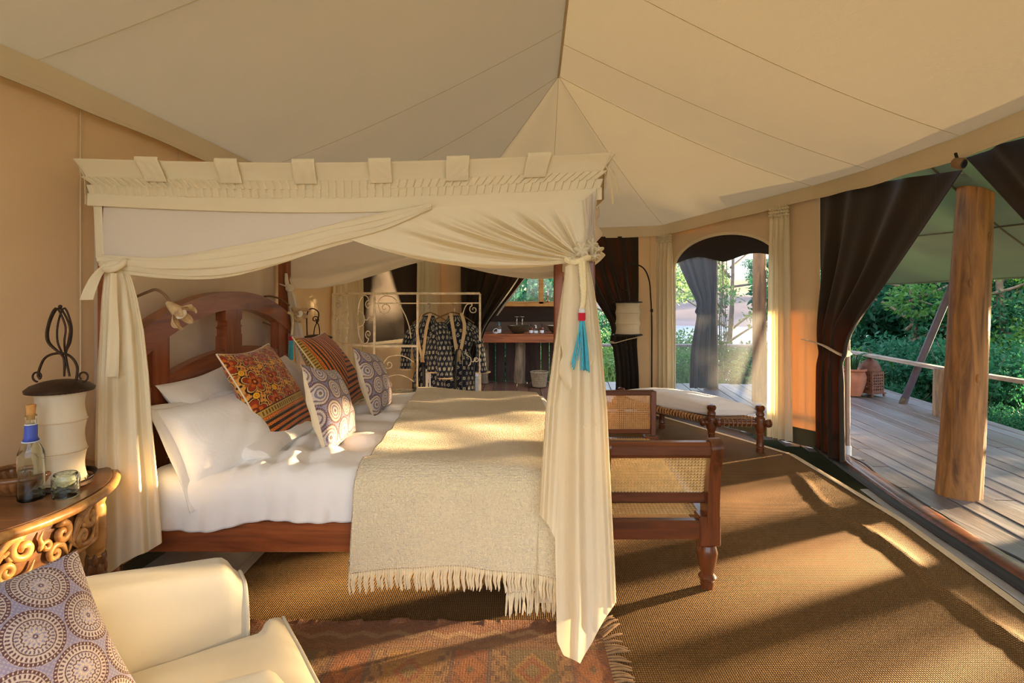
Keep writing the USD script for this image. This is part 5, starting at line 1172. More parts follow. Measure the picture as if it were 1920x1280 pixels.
# --- white iron clothes rack with scrolls
FP, MP, RP, BP = P(702, 550, 5.20), P(783, 550, 5.22), P(900, 547, 5.35), P(624, 550, 5.48)
rk = thing('clothes_rack', 'white painted iron clothes rack with scrolls and slatted shelves', 'rack', (FP[0], 5.2, 0))
for q, nm in ((FP, 'post'), (MP, 'post'), (RP, 'post'), (BP, 'post')): part(rk, nm, beam((q[0], q[1], .0), (q[0], q[1], 1.45), .020, .020, .003, up=(0, 1, 0)), 'iron_white')
ZT = 1.45
def at(q, z): return np.array([q[0], q[1], z])
for a, b, z in ((FP, RP, ZT), (BP, FP, ZT), (FP, RP, 1.36), (BP, FP, .968), (FP, MP, .968), (BP, FP, .53), (FP, MP, .53)):
    rr = .012 if z == 1.36 else .022
    part(rk, 'rail', beam(at(a, z), at(b, z), rr, rr, .003), 'iron_white')
DBk = np.array([.26, .33, 0]) * 0 + (MP - FP) * 0 + unit((.5, .86, 0)) * .27
for z in (.968, .53):
    part(rk, 'rail', beam(at(FP + DBk, z), at(MP + DBk, z), .02, .02, .003), 'iron_white')
    for e in (FP, MP): part(rk, 'rail', beam(at(e, z), at(e + DBk, z), .018, .018, .003), 'iron_white')
    for k in np.linspace(.08, .92, 8):
        q = FP + (MP - FP) * k; part(rk, 'shelf_slat', beam(at(q, z + .004), at(q + DBk, z + .004), .026, .005, .001), 'iron_rust' if int(k * 100) % 3 == 0 else 'iron_white')
def ribbon(o, X, pts, r=.0055, nm='scroll'):
    X = unit(X); part(rk, nm, tube(smooth_path([np.asarray(o) + X * a + Zv * b for a, b in pts], max(16, len(pts) * 5)), r, 6), 'iron_white', smooth=True)
def curl(o, X, c, r0, turns, a0, sgn, tailp=(), r=.0055):
    X = unit(X); sp = [(c[0] + (r0 * (1 - k) + .006 * k) * math.cos(a0 + sgn * turns * 6.283 * k), c[1] + (r0 * (1 - k) + .006 * k) * math.sin(a0 + sgn * turns * 6.283 * k)) for k in np.linspace(0, 1, 22)]
    ribbon(o, X, list(tailp) + sp, r)
# side wing between back and front posts: mirrored brackets with curls
XB = FP - BP; wL = np.linalg.norm(XB[:2]); XB = np.array([XB[0], XB[1], 0]); ob_ = at(BP, 0); of_ = at(FP, 0)
for o, s in ((of_, -1), (ob_, 1)):
    X = XB * s
    for zc, sg2 in ((1.345, 1), (1.075, -1)):
        curl(o, X, (.075, zc), .042, 1.3, np.pi * .5 * sg2 if 1 else 0, -sg2, [(.21, 1.21 + sg2 * .03), (.205, 1.21 + sg2 * .10), (.19, zc + sg2 * .03), (.14, zc + sg2 * .085), (.09, zc + sg2 * .075)])
    ribbon(o, X, [(.215, 1.31), (.20, 1.285), (.145, 1.26), (.125, 1.21), (.145, 1.16), (.20, 1.135), (.215, 1.11)])
    curl(o, X, (.045, 1.215), .028, 1.2, .6, 1, [(.125, 1.21), (.095, 1.205), (.075, 1.225)])
    for zc in (1.30, 1.12): ribbon(o, X, [(.185, zc), (.20, zc), (.225, zc)], .0045, 'scroll_tie')
for zc in (.62, .80): curl(of_, MP - FP, (.13, zc), .05, 1.3, 2.2, 1, [(.36, zc + .02), (.30, zc + .06), (.22, zc + .085), (.13, zc + .07)])
curl(of_, RP - FP, (.095, 1.315), .055, 1.35, -2.2, 1, [(.33, 1.03), (.31, 1.15), (.26, 1.28), (.18, 1.40), (.09, 1.425), (.035, 1.37), (.05, 1.29)])
# right end bracket
orr = at(RP, 0); Xr = FP - RP
curl(orr, Xr, (.06, 1.30), .042, 1.3, 1.2, -1, [(.155, .96), (.17, 1.10), (.165, 1.24), (.13, 1.34), (.085, 1.355)])
ribbon(orr, Xr, [(.155, .96), (.135, .93), (.13, .88), (.09, .85), (.09, .79), (.13, .76), (.135, .70), (.15, .55), (.16, .2)]); curl(orr, Xr, (.035, .825), .024, 1.2, .8, 1, [(.09, .82), (.06, .81)])
part(rk, 'rail', beam(at(MP, .45), at(RP, .45), .016, .016, .003), 'iron_white')
# hangers and two printed robes
INKB, DOT = np.array(hx('#1e2230')), np.array(hx('#b8b49a'))
def robe_pat(x, y):
    px_, py_ = .040, .050; row = np.floor(y / py_); fx = np.mod(x + np.where(np.mod(row, 2) == 0, 0, px_ / 2), px_) - px_ / 2; fy = np.mod(y, py_) - py_ / 2
    q = (fx / .0088) ** 2 + (fy / .016) ** 2; n_ = np.sin(210 * x) * np.sin(190 * y)
    c = np.where((n_ > .82)[..., None], np.array(hx('#4a5468')), INKB); c = np.where((q < 1)[..., None], DOT, c); return np.where((q < .22)[..., None], INKB, c)
def hanger(label, c, tilt, X):
    c = np.array(c); X = unit(X); t = thing('clothes_hanger', label, 'hanger', tuple(c))
    part(t, 'bar', tube(smooth_path([c - X * .21 + [0, 0, -.075 - tilt], c - X * .1 + [0, 0, -.02 - tilt * .5], c + [0, 0, .01], c + X * .1 + [0, 0, -.02 + tilt * .5], c + X * .21 + [0, 0, -.075 + tilt]], 30), .009, 8, flat=.7), 'bark_cord', smooth=True)
    part(t, 'hook', tube(smooth_path([c + [0, 0, .01], c + [0, 0, .05], c + X * .022 + [0, 0, .075], c + [0, 0, .098], c - X * .018 + [0, 0, .085]], 20), .003, 6), 'chrome', smooth=True)
    return t
h1, h2 = P(804, 584, 5.26), P(852, 580, 5.32); Xh = unit(RP - FP); Xh1 = unit((.75, -.55, 0)); Xh2 = unit((.8, .5, 0))
h1[2] = h2[2] = 1.262
hanger('left wooden hanger carrying a dark robe on the white rack', h1, .02, Xh1); hanger('right wooden hanger carrying a dark robe on the white rack', h2, -.02, Xh2)
def robe(label, c, X, hem, seed, open_=True):
    c = np.array(c); X = unit(X); N = np.cross(X, Zv); N = N if N[1] < 0 else -N
    t = thing('robe', label, 'robe', tuple(c))
    def body(U, V):
        a = 2 * np.pi * U; z = -.02 - hem * V; sh = sm(V, 0, .10); w = .06 + .13 * sh + .02 * V - .035 * np.exp(-((V - .42) / .09) ** 2); d = .045 + .03 * sh - .02 * np.exp(-((V - .42) / .09) ** 2) + .012 * np.sin(9 * a + seed + 2 * V) * V
        slope = -.085 * np.abs(np.cos(a)) * sh
        return c + (w * np.cos(a))[..., None] * X + (d * np.sin(a))[..., None] * N + (z + slope * (1 - V))[..., None] * Zv
    n1, n2 = 150, 130; m = sheet(body, n1, n2, cu=True); U, V = np.meshgrid(np.linspace(0, 1, n1 + 1)[:-1], np.linspace(0, 1, n2))
    part(t, 'body', m, 'printed', smooth=True, col=robe_pat(U * .80, V * hem).reshape(-1, 3))
    for s, L in ((-1, .52), (1, .56)):
        sp = smooth_path([c + X * s * .12 + [0, 0, -.10], c + X * s * .20 + N * .03 + [0, 0, -.17], c + X * s * .245 + N * .05 + [0, 0, -.32], c + X * s * (.235 + .03 * (s > 0)) + N * .07 + [0, 0, -L]], 60)
        r = np.interp(np.linspace(0, 1, 60), [0, .2, 1], [.06, .065, .075]); v, f = tube(sp, r * (1 + .06 * np.sin(np.arange(60) * .8)), 60, flat=.55); v, f = v[:-2], f[:-120]
        uu, vv = np.meshgrid(np.arange(60) / 60 * .40, np.arange(60) / 59 * L, indexing='xy'); part(t, 'sleeve', (v, f), 'printed', smooth=True, col=robe_pat(uu, vv).reshape(-1, 3))
        e = sp[-1]; part(t, 'cuff', tube([e + .074 * (math.cos(k) * X + .55 * math.sin(k) * N) for k in np.linspace(0, 6.283, 25)[:-1]], .008, 6, closed=True), 'tape', smooth=True)
    for s in (-1, 1):
        pts = [c + X * s * .055 + N * .03 + [0, 0, .005], c + X * s * .06 + N * .085 + [0, 0, -.12], c + X * s * .03 + N * .085 + [0, 0, -.30], c - X * s * .01 + N * .075 + [0, 0, -.44]]
        cc = smooth_path(pts, 24); part(t, 'collar_band', sheet(lambda U, V, cc=cc: cc[np.rint(V * 23).astype(int)] + ((U - .5) * .034)[..., None] * X + .004 * N, 4, 24, .006), 'tape', smooth=True)
    tz = c + [0, 0, -.02 - hem * .42]
    part(t, 'sash', tube([tz + (.155 * math.cos(k)) * X + (.062 * math.sin(k)) * N for k in np.linspace(0, 6.283, 33)[:-1]], .014, 6, closed=True), 'zip_dark', smooth=True)
    for s in (-1, 1): part(t, 'sash_end', tube(smooth_path([tz + N * .07, tz + N * .10 + X * s * .03 + [0, 0, -.04], tz + N * .085 + X * s * .035 + [0, 0, -.36]], 14), .013, 6, flat=.3), 'zip_dark', smooth=True)
    if open_: part(t, 'lining_panel', sheet(lambda U, V: tz + ((.03 + .07 * U + .02 * V))[..., None] * X + (.072 + .02 * V + .008 * np.sin(9 * U))[..., None] * N + (-.05 - (hem * .5) * V)[..., None] * Zv, 10, 20, .004), 'lining', smooth=True, label='pale grey lining showing at the opening')
    return t
robe('navy print robe with a tied sash and pale lining on the left hanger', h1, Xh1, 1.02, 1)
robe('navy print robe with a beige collar hanging loose on the right hanger', h2, Xh2, .72, 2, False)

# --- white curtains beside the arched windows
def hang(label, a, b, ztop, zbot, n, folds, seed, spread=.02, mat='muslin', group=None):
    a, b = np.array([*a, 0.]), np.array([*b, 0.]); d = unit(b - a); t = thing('window_curtain', label, 'curtain', tuple((a + b) / 2), group=group)
    L = [a + Zv * ztop + d * .015, a + Zv * (ztop - .3), a - d * spread + Zv * zbot]; R = [b + Zv * ztop - d * .015, b + Zv * (ztop - .3), b + d * spread + Zv * zbot]
    part(t, 'cloth', curtain(L, R, n, folds, lambda V: .010 + .018 * sm(V, 0, .2), 110, 50, seed), mat, smooth=True)
    hd = [a + d * s + n * .012 + Zv * (ztop - .02) for s in np.linspace(0, np.linalg.norm(b - a), 24)]
    part(t, 'gathered_head', cat(*[tube(np.array(hd) + Zv * (-.03 * k) + np.array([[0, 0, .008 * math.sin(i * 2.1 + k)] for i in range(24)]), .011, 6) for k in range(3)]), mat, smooth=True)
    for s in (.15, .5, .85): q = a + (b - a) * s + n * .015 + Zv * (ztop - .06); part(t, 'tie', tube(smooth_path([q + Zv * .10, q + d * .012 + Zv * .05, q, q + d * .01 - Zv * .05 * (1 + s)], 10), .006, 6, flat=.4), mat, smooth=True)
    return t
nR = -NR if np.dot(-NR, [-1, -1, 0]) > 0 else NR; nL = NL if np.dot(NL, [1, -1, 0]) > 0 else -NL
def onwall(a, px): q = onW(px, 600, WB, WA); return q[:2]
def off2(q, n, d): return (q[0] + n[0] * d, q[1] + n[1] * d)
hang('white curtain left of the arched window, behind the floor lamp', off2(onwall(0, 1236), nR, .05), off2(onwall(0, 1266), nR, .05), 2.16, .02, nR, 4, 1)
hang('white curtain right of the arched window, beside the daybed end', off2(onwall(0, 1450), nR, .06), off2(onwall(0, 1487), nR, .06), 2.30, .02, nR, 4, 2, .03)
qL = lambda px: off2(onW(px, 600, WD, WC)[:2], nL, .06)
hang('white curtain left of the dark arched window behind the clothes rack', qL(618), qL(672), 2.26, .02, nL, 6, 3)
hang('white curtain right of the dark arched window behind the robes', qL(776), qL(812), 2.2, .02, nL, 5, 4)

# --- dark canvas door curtains, tied back
def tied(label, a, b, ztop, tie, zb, hinge_side, n, folds, seed, wt=.07, wb=.12, loc=None):
    """Hung between a and b, gathered at tie (a point); hinge_side: the end that stays upright."""
    a, b, tie = map(lambda q: np.asarray(q, float), (a, b, tie)); t = thing('door_curtain', label, 'curtain', tuple(np.array([tie[0], tie[1], 0])))
    h, f = (a, b) if hinge_side == 0 else (b, a); d = unit([f[0] - h[0], f[1] - h[1], 0])
    hp = np.array([h[0], h[1], 0])
    Hc = [h, hp + Zv * (tie[2] + (ztop - tie[2]) * .5), hp + Zv * tie[2] + d * .02, hp + Zv * (tie[2] * .5) + d * .0, hp + Zv * zb]
    tf = np.array([tie[0], tie[1], 0])
    Fc = [f, f * .55 + tie * .45 + Zv * -.05, f * .22 + tie * .78 + Zv * -.06, tie + d * wt, tie + d * wt * .8 - Zv * .08, tf + d * (wb * .9) + Zv * (tie[2] * .5), tf + d * wb + Zv * zb]
    nv = 90; L = smooth_path(Hc, nv); R = smooth_path(Fc, nv)
    L = smooth_path(np.array(L), 400); R = smooth_path(np.array(R), 400); zs = np.linspace(0, 1, nv)
    zl = L[:, 2]; 
    def by_z(C, top):
        z = top + (zb - top) * zs; o = np.argsort(C[:, 2]); return np.stack([np.interp(z, C[o, 2], C[o, 0]), np.interp(z, C[o, 2], C[o, 1]), z], 1)
    L2, R2 = by_z(L, h[2]), by_z(R, f[2])
    def fn(U, V):
        j = np.rint(V * (nv - 1)).astype(int); p, q = L2[j], R2[j]; wdt = np.linalg.norm(q - p, axis=-1); w0 = np.linalg.norm(f - h)
        am = .012 + .06 * np.clip(1 - wdt / w0, 0, 1) ** 1.3; ph = wob(U, V * .3, seed, 1.5, .6) * 1.5
        w = np.sin(2 * np.pi * folds * U + ph) + .5 * np.sin(2 * np.pi * folds * 1.7 * U + seed + ph); pinch = 1 - .35 * np.exp(-(((h[2] + (zb - h[2]) * V) - tie[2]) / .08) ** 2)
        return p + (q - p) * U[..., None] + (am * w * pinch)[..., None] * n
    part(t, 'cloth', sheet(fn, 150, nv, .004), 'canvas_dark', smooth=True)
    return t, h, d
tb_tape = lambda t, pts, r=.022: part(t, 'tie_back', tube(smooth_path(pts, 24), r, 6, flat=.18), 'tape', smooth=True, label='pale canvas tie-back strap')
rw = lambda px, py: onW(px, py, WA, (2.53, 2.77))
nW = unit(np.array([-1, .16, 0]))
cA = np.array([2.855, 5.275, 2.40]); cB = rw(1806, 318)
t, h, d = tied('dark brown canvas curtain tied back beside the arched window wall', cA, cB, 2.3, P(1560, 663, 5.0) + [0, .0, 0], .03, 0, nW, 3.2, 3, wt=.26, wb=.25)
q = P(1505, 636, 5.28); tb_tape(t, [q, P(1525, 641, 5.10), P(1545, 648, 4.92), P(1567, 660, 4.80), P(1582, 666, 4.78), P(1594, 660, 4.86)], .024)
t, h, d = tied('dark brown canvas curtain hanging from the eave at the right edge', rw(1812, 296), (2.33, 1.5, 2.22), 2.2, (2.36, 1.75, .95), .03, 1, nW, 5, 7, wt=.2, wb=.2)
tb_tape(t, [(2.28, 1.6, 1.0), (2.30, 1.75, .94), (2.34, 1.95, .94), (2.46, 1.98, .97)])
bw = lambda px, py: P(px, py, 7.1)
t, h, d = tied('dark canvas curtain tied back at the left of the bathroom opening', (-.64, 7.12, 2.17), (.55, 7.06, 2.17), 2.17, bw(884, 636), .02, 0, np.array([0, -1.0, 0]), 5, 5, wt=.13, wb=.05)
tb_tape(t, [P(872, 632, 7.02), P(885, 637, 6.96), P(898, 640, 6.95), P(905, 640, 7.0)], .032)
part(t, 'lining', sheet(lambda U, V: P(992, 498, 7.16) + (P(930, 592, 7.16) - P(992, 498, 7.16)) * V[..., None] + (.075 * (1 - .7 * V) * U)[..., None] * np.array([1.0, 0, .1]), 4, 12, .004), 'plastic_blue' if 0 else 'lining', label='pale lining along the drawn edge', smooth=True)
t, h, d = tied('dark canvas curtain tied back at the right of the bathroom opening', (.58, 7.06, 2.15), (1.55, 6.99, 2.15), 2.15, bw(1172, 642), .02, 1, np.array([0, -1.0, 0]), 5, 8, wt=.18, wb=.12)
tb_tape(t, [P(1146, 640, 6.9), P(1152, 643, 6.84), P(1170, 638, 6.82), P(1196, 632, 6.9)], .034)
# dark drape outside the arched window
t, h, d = tied('dark outer canvas drape seen through the arched window', P(1262, 470, 8.6), P(1345, 462, 8.6), 2.1, P(1318, 585, 8.6), .02, 1, np.array([-.4, -1.0, 0]), 4, 12, wt=.12, wb=.2)

# --- bathroom fittings
CT = .805
bcn = thing('bathroom_counter', 'reddish wooden bathroom counter with a deep front board', 'counter', (.1, 9.2, 0))
part(bcn, 'worktop', cbox((-.55, 9.0, CT - .03), (.98, 9.78, CT), .005), 'mahogany'); part(bcn, 'front_board', cbox((-.55, 9.0, .67), (.98, 9.04, CT - .03), .006), 'mahogany')
part(bcn, 'splash_board', cbox((-.55, 9.70, CT), (.98, 9.74, CT + .16), .004), 'counter_stone')
for x in (-.44, .96): part(bcn, 'bracket', cbox((x - .03, 9.06, .55), (x + .03, 9.42, CT - .03), .006), 'teak_dark')
def bowl_b(label, x):
    c = np.array([x, 9.25, CT]); t = thing('basin', label, 'basin', tuple(c)); part(t, 'bowl', lathe([(.07, 0), (.10, .012), (.15, .07), (.175, .12), (.18, .125), (.17, .125), (.14, .07), (.08, .03), (0, .025)], c, 32), 'bowl_metal', smooth=30); return t
bowl_b('left metal vessel basin on the bathroom counter', P(972, 620, 9.25)[0]); bowl_b('right metal vessel basin on the bathroom counter, cut off by the bed post', P(1046, 620, 9.25)[0])
def tap(label, x):
    c = np.array([x, 9.55, CT]); t = thing('tap', label, 'tap', tuple(c)); part(t, 'stem', lathe([(.02, 0), (.014, .02), (.012, .22), (.014, .24)], c, 14), 'chrome', smooth=30)
    part(t, 'spout', tube(smooth_path([c + [0, 0, .2], c + [0, -.05, .24], c + [0, -.12, .22], c + [0, -.13, .17]], 16), .011, 8), 'chrome', smooth=True); part(t, 'handle', tube([c + [-.035, 0, .252], c + [.035, 0, .252]], .009, 8), 'chrome', smooth=True)
tap('left chrome tap behind the basin', P(969, 600, 9.55)[0]); tap('right chrome tap behind the basin', P(979, 600, 9.55)[0])
def pump(label, px, m, capm, h=.13):
    c = np.array([P(px, 615, 9.1)[0], 9.1, CT]); t = thing('bottle', label, 'bottle', tuple(c)); part(t, 'body', lathe([(.032, 0), (.034, .006), (.034, h * .62), (.026, h * .72), (.012, h * .8), (.011, h * .9)], c, 18), m, smooth=30)
    part(t, 'pump', cat(lathe([(.014, h * .88), (.014, h), (.006, h + .004), (.006, h + .03), (.0, h + .032)], c, 12), beam(c + [0, 0, h + .028], c + [-.025, -.02, h + .026], .008, .007)), capm, smooth=30)
    part(t, 'label_panel', lathe([(.0348, h * .1), (.0348, h * .45)], c, 18), 'label_white', smooth=True)
pump('brown pump bottle nearest the basin', 996, 'bottle_brown', 'iron_black'); pump('clear pump bottle between two brown ones', 1005, 'glass_clear', 'white_cap', .11); pump('brown pump bottle right of the clear one', 1016, 'bottle_brown', 'iron_black')
pump('clear bottle with a turquoise cap left on the counter', 936, 'glass_clear', 'plastic_blue', .16)
sc_ = P(931, 622, 9.12); sd_ = thing('soap_dish', 'small white basket-shaped soap dish on the counter', 'dish', (sc_[0], 9.12, CT)); part(sd_, 'dish', lathe([(.04, 0), (.055, .01), (.06, .03), (.055, .03), (.04, .014), (0, .012)], (sc_[0], 9.12, CT), 20), 'soap', smooth=30)
part(sd_, 'handle', tube([np.array([sc_[0], 9.12, CT + .025]) + [.055 * math.cos(a), 0, .06 * math.sin(a)] for a in np.linspace(0, np.pi, 20)], .007, 6), 'soap', smooth=True)
for i, (px, r, lab) in enumerate(((975, .085, 'short log standing as a leg under the middle of the bathroom counter'), (909, .06, 'thin log standing as a leg under the left end of the bathroom counter'))):
    x = P(px, 660, 9.2)[0]; lv, lf = lathe([(r, 0), (r * 1.05, .1), (r * .98, .35), (r * .95, .60), (r * .9, .67)], (x, 9.2, 0), 28); lv = lv + np.stack([.012 * np.sin(lv[:, 2] * 9 + lv[:, 1] * 40), .01 * np.cos(lv[:, 2] * 7), 0 * lv[:, 2]], 1)
    solo('counter_log', (lv, lf), 'log_grey', lab, 'log', smooth=35)
def basket(label, px, Y, r0, r1, h, m):
    c = np.array([P(px, 700, Y)[0], Y, 0]); t = thing('basket', label, 'basket', tuple(c))
    def fn(U, V):
        a = 2 * np.pi * U; r = (r0 + (r1 - r0) * V) * (1 + .012 * np.sin(a * 40 + np.pi * np.floor(V * 16)))
        return c + np.stack([r * np.cos(a), r * np.sin(a), .004 + h * V], -1)
    part(t, 'wall', sheet(fn, 160, 49, .006, cu=True), m, smooth=True); part(t, 'base', lathe([(r0, .002), (r0, .012)], c, 32), m)
    part(t, 'rim', tube([c + [r1 * math.cos(a), r1 * math.sin(a), h + .004] for a in np.linspace(0, 6.283, 41)[:-1]], .010, 8, closed=True), m, smooth=True)
basket('brown woven basket on the bathroom floor below the counter', 1011, 8.85, .10, .135, .225, 'wicker'); basket('tall white woven basket beside the clothes rack', 884, 7.68, .11, .125, .34, 'wicker_white')
# metal candle stick on the window sill beyond the sinks
cd = P(1027, 575, 9.74); cd[2] = 1.315
t = thing('candlestick', 'small white candlestick standing on the bathroom window sill', 'candlestick', tuple(cd)); part(t, 'foot', lathe([(.035, 0), (.03, .01), (.01, .02), (.008, .08), (.02, .09), (.02, .1)], cd, 16), 'brass', smooth=30); part(t, 'candle', lathe([(.013, .1), (.013, .22), (0, .222)], cd, 12), 'white_cap', smooth=30)

# ================================================================ VERANDAH
pb, ptp = np.array([3.24, 4.12, -.02]), np.array([3.375, 4.12, 2.47])
vv_ = np.linspace(0, 1, 60)
def postf(U, V):
    a = 2 * np.pi * U; r = (.138 - .032 * V) * (1 + .03 * np.sin(3 * a + 2.1 * V) + .018 * np.sin(7 * a + 9 * V) + .012 * np.sin(13 * a - 5 * V)); c = pb + (ptp - pb) * V[..., None] + np.stack([.012 * np.sin(6 * V), .01 * np.sin(4 * V + 1), 0 * V], -1)
    return c + np.stack([r * np.cos(a), r * np.sin(a), 0 * V], -1)
bp = solo('verandah_post', sheet(postf, 72, 60, cu=True), 'log', 'thick bare tree-trunk post holding up the verandah roof', 'post', smooth=True)
part(bp, 'hook_cluster', cat(*[tube(smooth_path([P(1800 + k * 5, 306, 3.9), P(1801 + k * 5, 318, 3.88), P(1805 + k * 4, 326, 3.9), P(1808 + k * 4, 320, 3.92)], 12), .006, 6) for k in range(3)]), 'chrome', smooth=True)
# post shaft cracks and knots belong to the log: a few raised slivers
part(bp, 'knot', cat(*[xf(trimesh.creation.icosphere(2, 1.0), postf(np.array(u), np.array(v)), (.012, 0, 0), (0, .012, 0), (0, 0, .03)) for u, v in ((.72, .35), (.64, .62), (.8, .75))]), 'log', smooth=True)
sp = thing('eave_spotlight', 'small round brown spotlight under the eave at the curtain join', 'spotlight', tuple(P(1796, 306, 3.15))); q = P(1797, 306, 3.12)
part(sp, 'housing', lathe([(.018, -.03), (.028, -.02), (.032, .02), (.028, .03)], q, 20, axis=(.3, -.8, -.3)), 'bark_cord', smooth=30); part(sp, 'lens', lathe([(.024, .03), (.020, .034), (0, .036)], q, 20, axis=(.3, -.8, -.3)), 'zip_dark', smooth=30)
part(sp, 'bracket', tube([q, q + [.0, .02, .06]], .008, 6), 'iron_black')
# steel leg of the tent frame
sl = G(1589, 858); t = thing('tent_leg', 'slim steel tent leg with a foot plate next to the tied curtain', 'pole', (sl[0], sl[1], 0)); part(t, 'tube', tube([(sl[0], sl[1], .02), (sl[0], sl[1], 2.35)], .021, 16), 'steel_pole', smooth=30); part(t, 'socket', lathe([(.030, .004), (.030, .10), (.026, .11)], (sl[0], sl[1], 0), 16), 'label_white', smooth=30); part(t, 'foot_plate', cbox((sl[0] - .04, sl[1] - .05, -.008), (sl[0] + .12, sl[1] + .05, .0), .002), 'steel_pole')
# leaning strut
s0, s1 = P(1693, 756, 7.55), P(1789, 526, 7.0); t = thing('roof_strut', 'slanting dark metal strut propping the verandah roof', 'pole', tuple(s0)); dd_ = unit(s1 - s0)
s0 = s0 - dd_ * .05; part(t, 'tube', tube([s0, s1], .042, 16), 'strut_metal', smooth=30); part(t, 'end_sleeve', tube([s0, s0 + dd_ * .14], .047, 16), 'chrome', smooth=30)
# railing on log stumps
rl = thing('deck_railing', 'low weathered railing of flat boards on log posts along the deck', 'railing', (5.1, 7.5, 0))
rp_ = [P(1604, 661, 8.36), P(1772, 692, 6.79), P(1925, 716, 6.0), np.array([5.35, 4.3, .58]), np.array([5.3, 2.2, .58]), np.array([5.25, -.5, .58])]
for a, b in zip(rp_[:-1], rp_[1:]): part(rl, 'rail_board', beam(a, b, .11, .045, .006), 'rail_wood')
rb2 = [rp_[0], np.array([4.45, 9.3, .59]), np.array([3.0, 9.42, .59]), np.array([1.2, 9.48, .59])]
for a, b in zip(rb2[:-1], rb2[1:]): part(rl, 'rail_board', beam(a, b, .11, .045, .006), 'rail_wood')
for q, r in ((rp_[1] + [-.02, 0.0, 0], .105), (np.array([5.35, 4.3, 0]), .1), (np.array([5.3, 2.2, 0]), .1), (np.array([4.45, 9.3, 0]), .09), (np.array([2.6, 9.44, 0]), .09), (np.array([5.25, -.4, 0]), .1)):
    lv, lf = lathe([(r * 1.05, -.35), (r, .1), (r * .95, .4), (r * .92, .55)], (q[0], q[1], 0), 28); lv[:, :2] += .006 * np.sin(lv[:, [1, 0]] * 90) * 1; part(rl, 'stump', (lv, lf), 'log_grey', smooth=40)
q = P(1608, 690, 8.32); part(rl, 'picket', cbox((q[0] - .03, q[1] - .03, -.02), (q[0] + .03, q[1] + .03, .60), .005), 'rail_wood')
# flower pot, rusty lantern
pc = G(1600, 741); pc[1] -= .0; t = thing('flower_pot', 'terracotta pot with a spiky green plant at the deck corner', 'plant pot', tuple(pc)); part(t, 'pot', lathe([(.09, 0), (.11, .03), (.16, .20), (.165, .27), (.15, .33), (.14, .345), (.17, .36), (.17, .385), (.15, .385), (.13, .345), (0, .33)], pc, 32), 'terracotta', smooth=30)
lv = []
for k in range(26):
    r_ = np.random.default_rng(k + 40); a = r_.uniform(0, 6.28); L = .16 + .18 * r_.random(); o = np.array([math.cos(a), math.sin(a), 0])
    lv.append(tube(smooth_path([pc + o * .03 + Zv * .34, pc + o * L * .35 + Zv * (.34 + L * .8), pc + o * L * .8 + Zv * (.34 + L * .85)], 8), [.014, .014, .013, .012, .010, .007, .004, .001], 4, flat=.2))
part(t, 'leaves', cat(*lv), 'leaf_deep', smooth=True, kind='stuff')
lc_ = G(1632, 741); t = thing('deck_lantern', 'rusty pierced metal lantern with an onion dome on the deck', 'lantern', tuple(lc_), math.radians(20))
w_ = .115
for k in range(4):
    a = k * np.pi / 2 + math.radians(20); o = np.array([math.cos(a), math.sin(a), 0]); s = np.array([-math.sin(a), math.cos(a), 0])
    pg = sg.box(-w_, 0, w_, .30)
    for i in range(5):
        for j in range(6): pg = pg.difference(sg.Point(-.078 + .039 * i, .05 + .04 * j).buffer(.011, 3))
    part(t, 'pierced_panel', extrude(pg, .006, lc_ + o * w_ + [0, 0, .05], s, (0, 0, 1)), 'rust_lantern', smooth=False)
    part(t, 'corner_foot', cbox(lc_ + (o + s) * w_ - [.012, .012, 0], lc_ + (o + s) * w_ + [.012, .012, .06], .003), 'rust_lantern')
part(t, 'base_plate', xf(cbox((-.14, -.14, .04), (.14, .14, .055), .004), lc_, (math.cos(.349), math.sin(.349), 0), (-math.sin(.349), math.cos(.349), 0), Zv), 'rust_lantern')
part(t, 'dome', lathe([(.13, .35), (.135, .37), (.12, .43), (.08, .49), (.04, .52), (.02, .535), (.025, .55), (.0, .57)], lc_, 20), 'rust_lantern', smooth=30); part(t, 'ring', tube([lc_ + [.03 * math.cos(a), 0, .59 + .03 * math.sin(a)] for a in np.linspace(0, 6.283, 21)[:-1]], .004, 6, closed=True), 'rust_lantern', smooth=True)
# two posts beyond the arched window
for px, Y, r, lab in ((1333, 8.75, .10, 'dark wooden post seen through the middle of the arched window'), (1424, 7.7, .09, 'dark wooden post seen through the right side of the arched window')):
    x = P(px, 700, Y)[0]; solo('verandah_post', lathe([(r * 1.1, -.02), (r, .6), (r * .95, 1.6), (r * .9, 2.45)], (x, Y, 0), 28), 'log', lab, 'post', smooth=35)

# ================================================================ OUTDOORS
def terr(x, y):
    r = np.hypot(x, y); d = y * .9 + x * .42
    z = -.55 - .9 * sm(d, 11, 20) - .25 * sm(r, 6, 12) + .06 * np.sin(x * .9) * np.sin(y * .7)
    return z + 3.0 * sm(d, 58, 80) + 5.0 * sm(d, 90, 220)
def terrain(U, V):
    a = 2 * np.pi * U; r = 3.0 * (90 ** V); x, y = r * np.cos(a), 3 + r * np.sin(a); return np.stack([x, y, terr(x, y) + .25 * np.sin(x * .11) * np.sin(y * .13) * sm(r, 30, 80)], -1)
struct('ground', cat(sheet(terrain, 160, 90, cu=True), lathe([(3.1, -.62), (0, -.62)], (0, 3, 0), 40)), 'ground_soil', smooth=True)
def bank(U, V):
    x = -60 + 220 * U; d = 50 + 32 * V; y = (d - x * .42) / .9; return np.stack([x, y, -1.35 + 3.2 * V ** .7 + .25 * np.sin(x * .3) * V + .3 * np.sin(x * .08 + 2), ], -1)
struct('river_bank', sheet(bank, 160, 24), 'far_bank', smooth=True)
def water(U, V):
    x = -60 + 220 * U; d = 17.5 + 36 * V; y = (d - x * .42) / .9; return np.stack([x, y, -1.32 + 0 * x], -1)
struct('river', sheet(water, 30, 12), 'water', smooth=True)

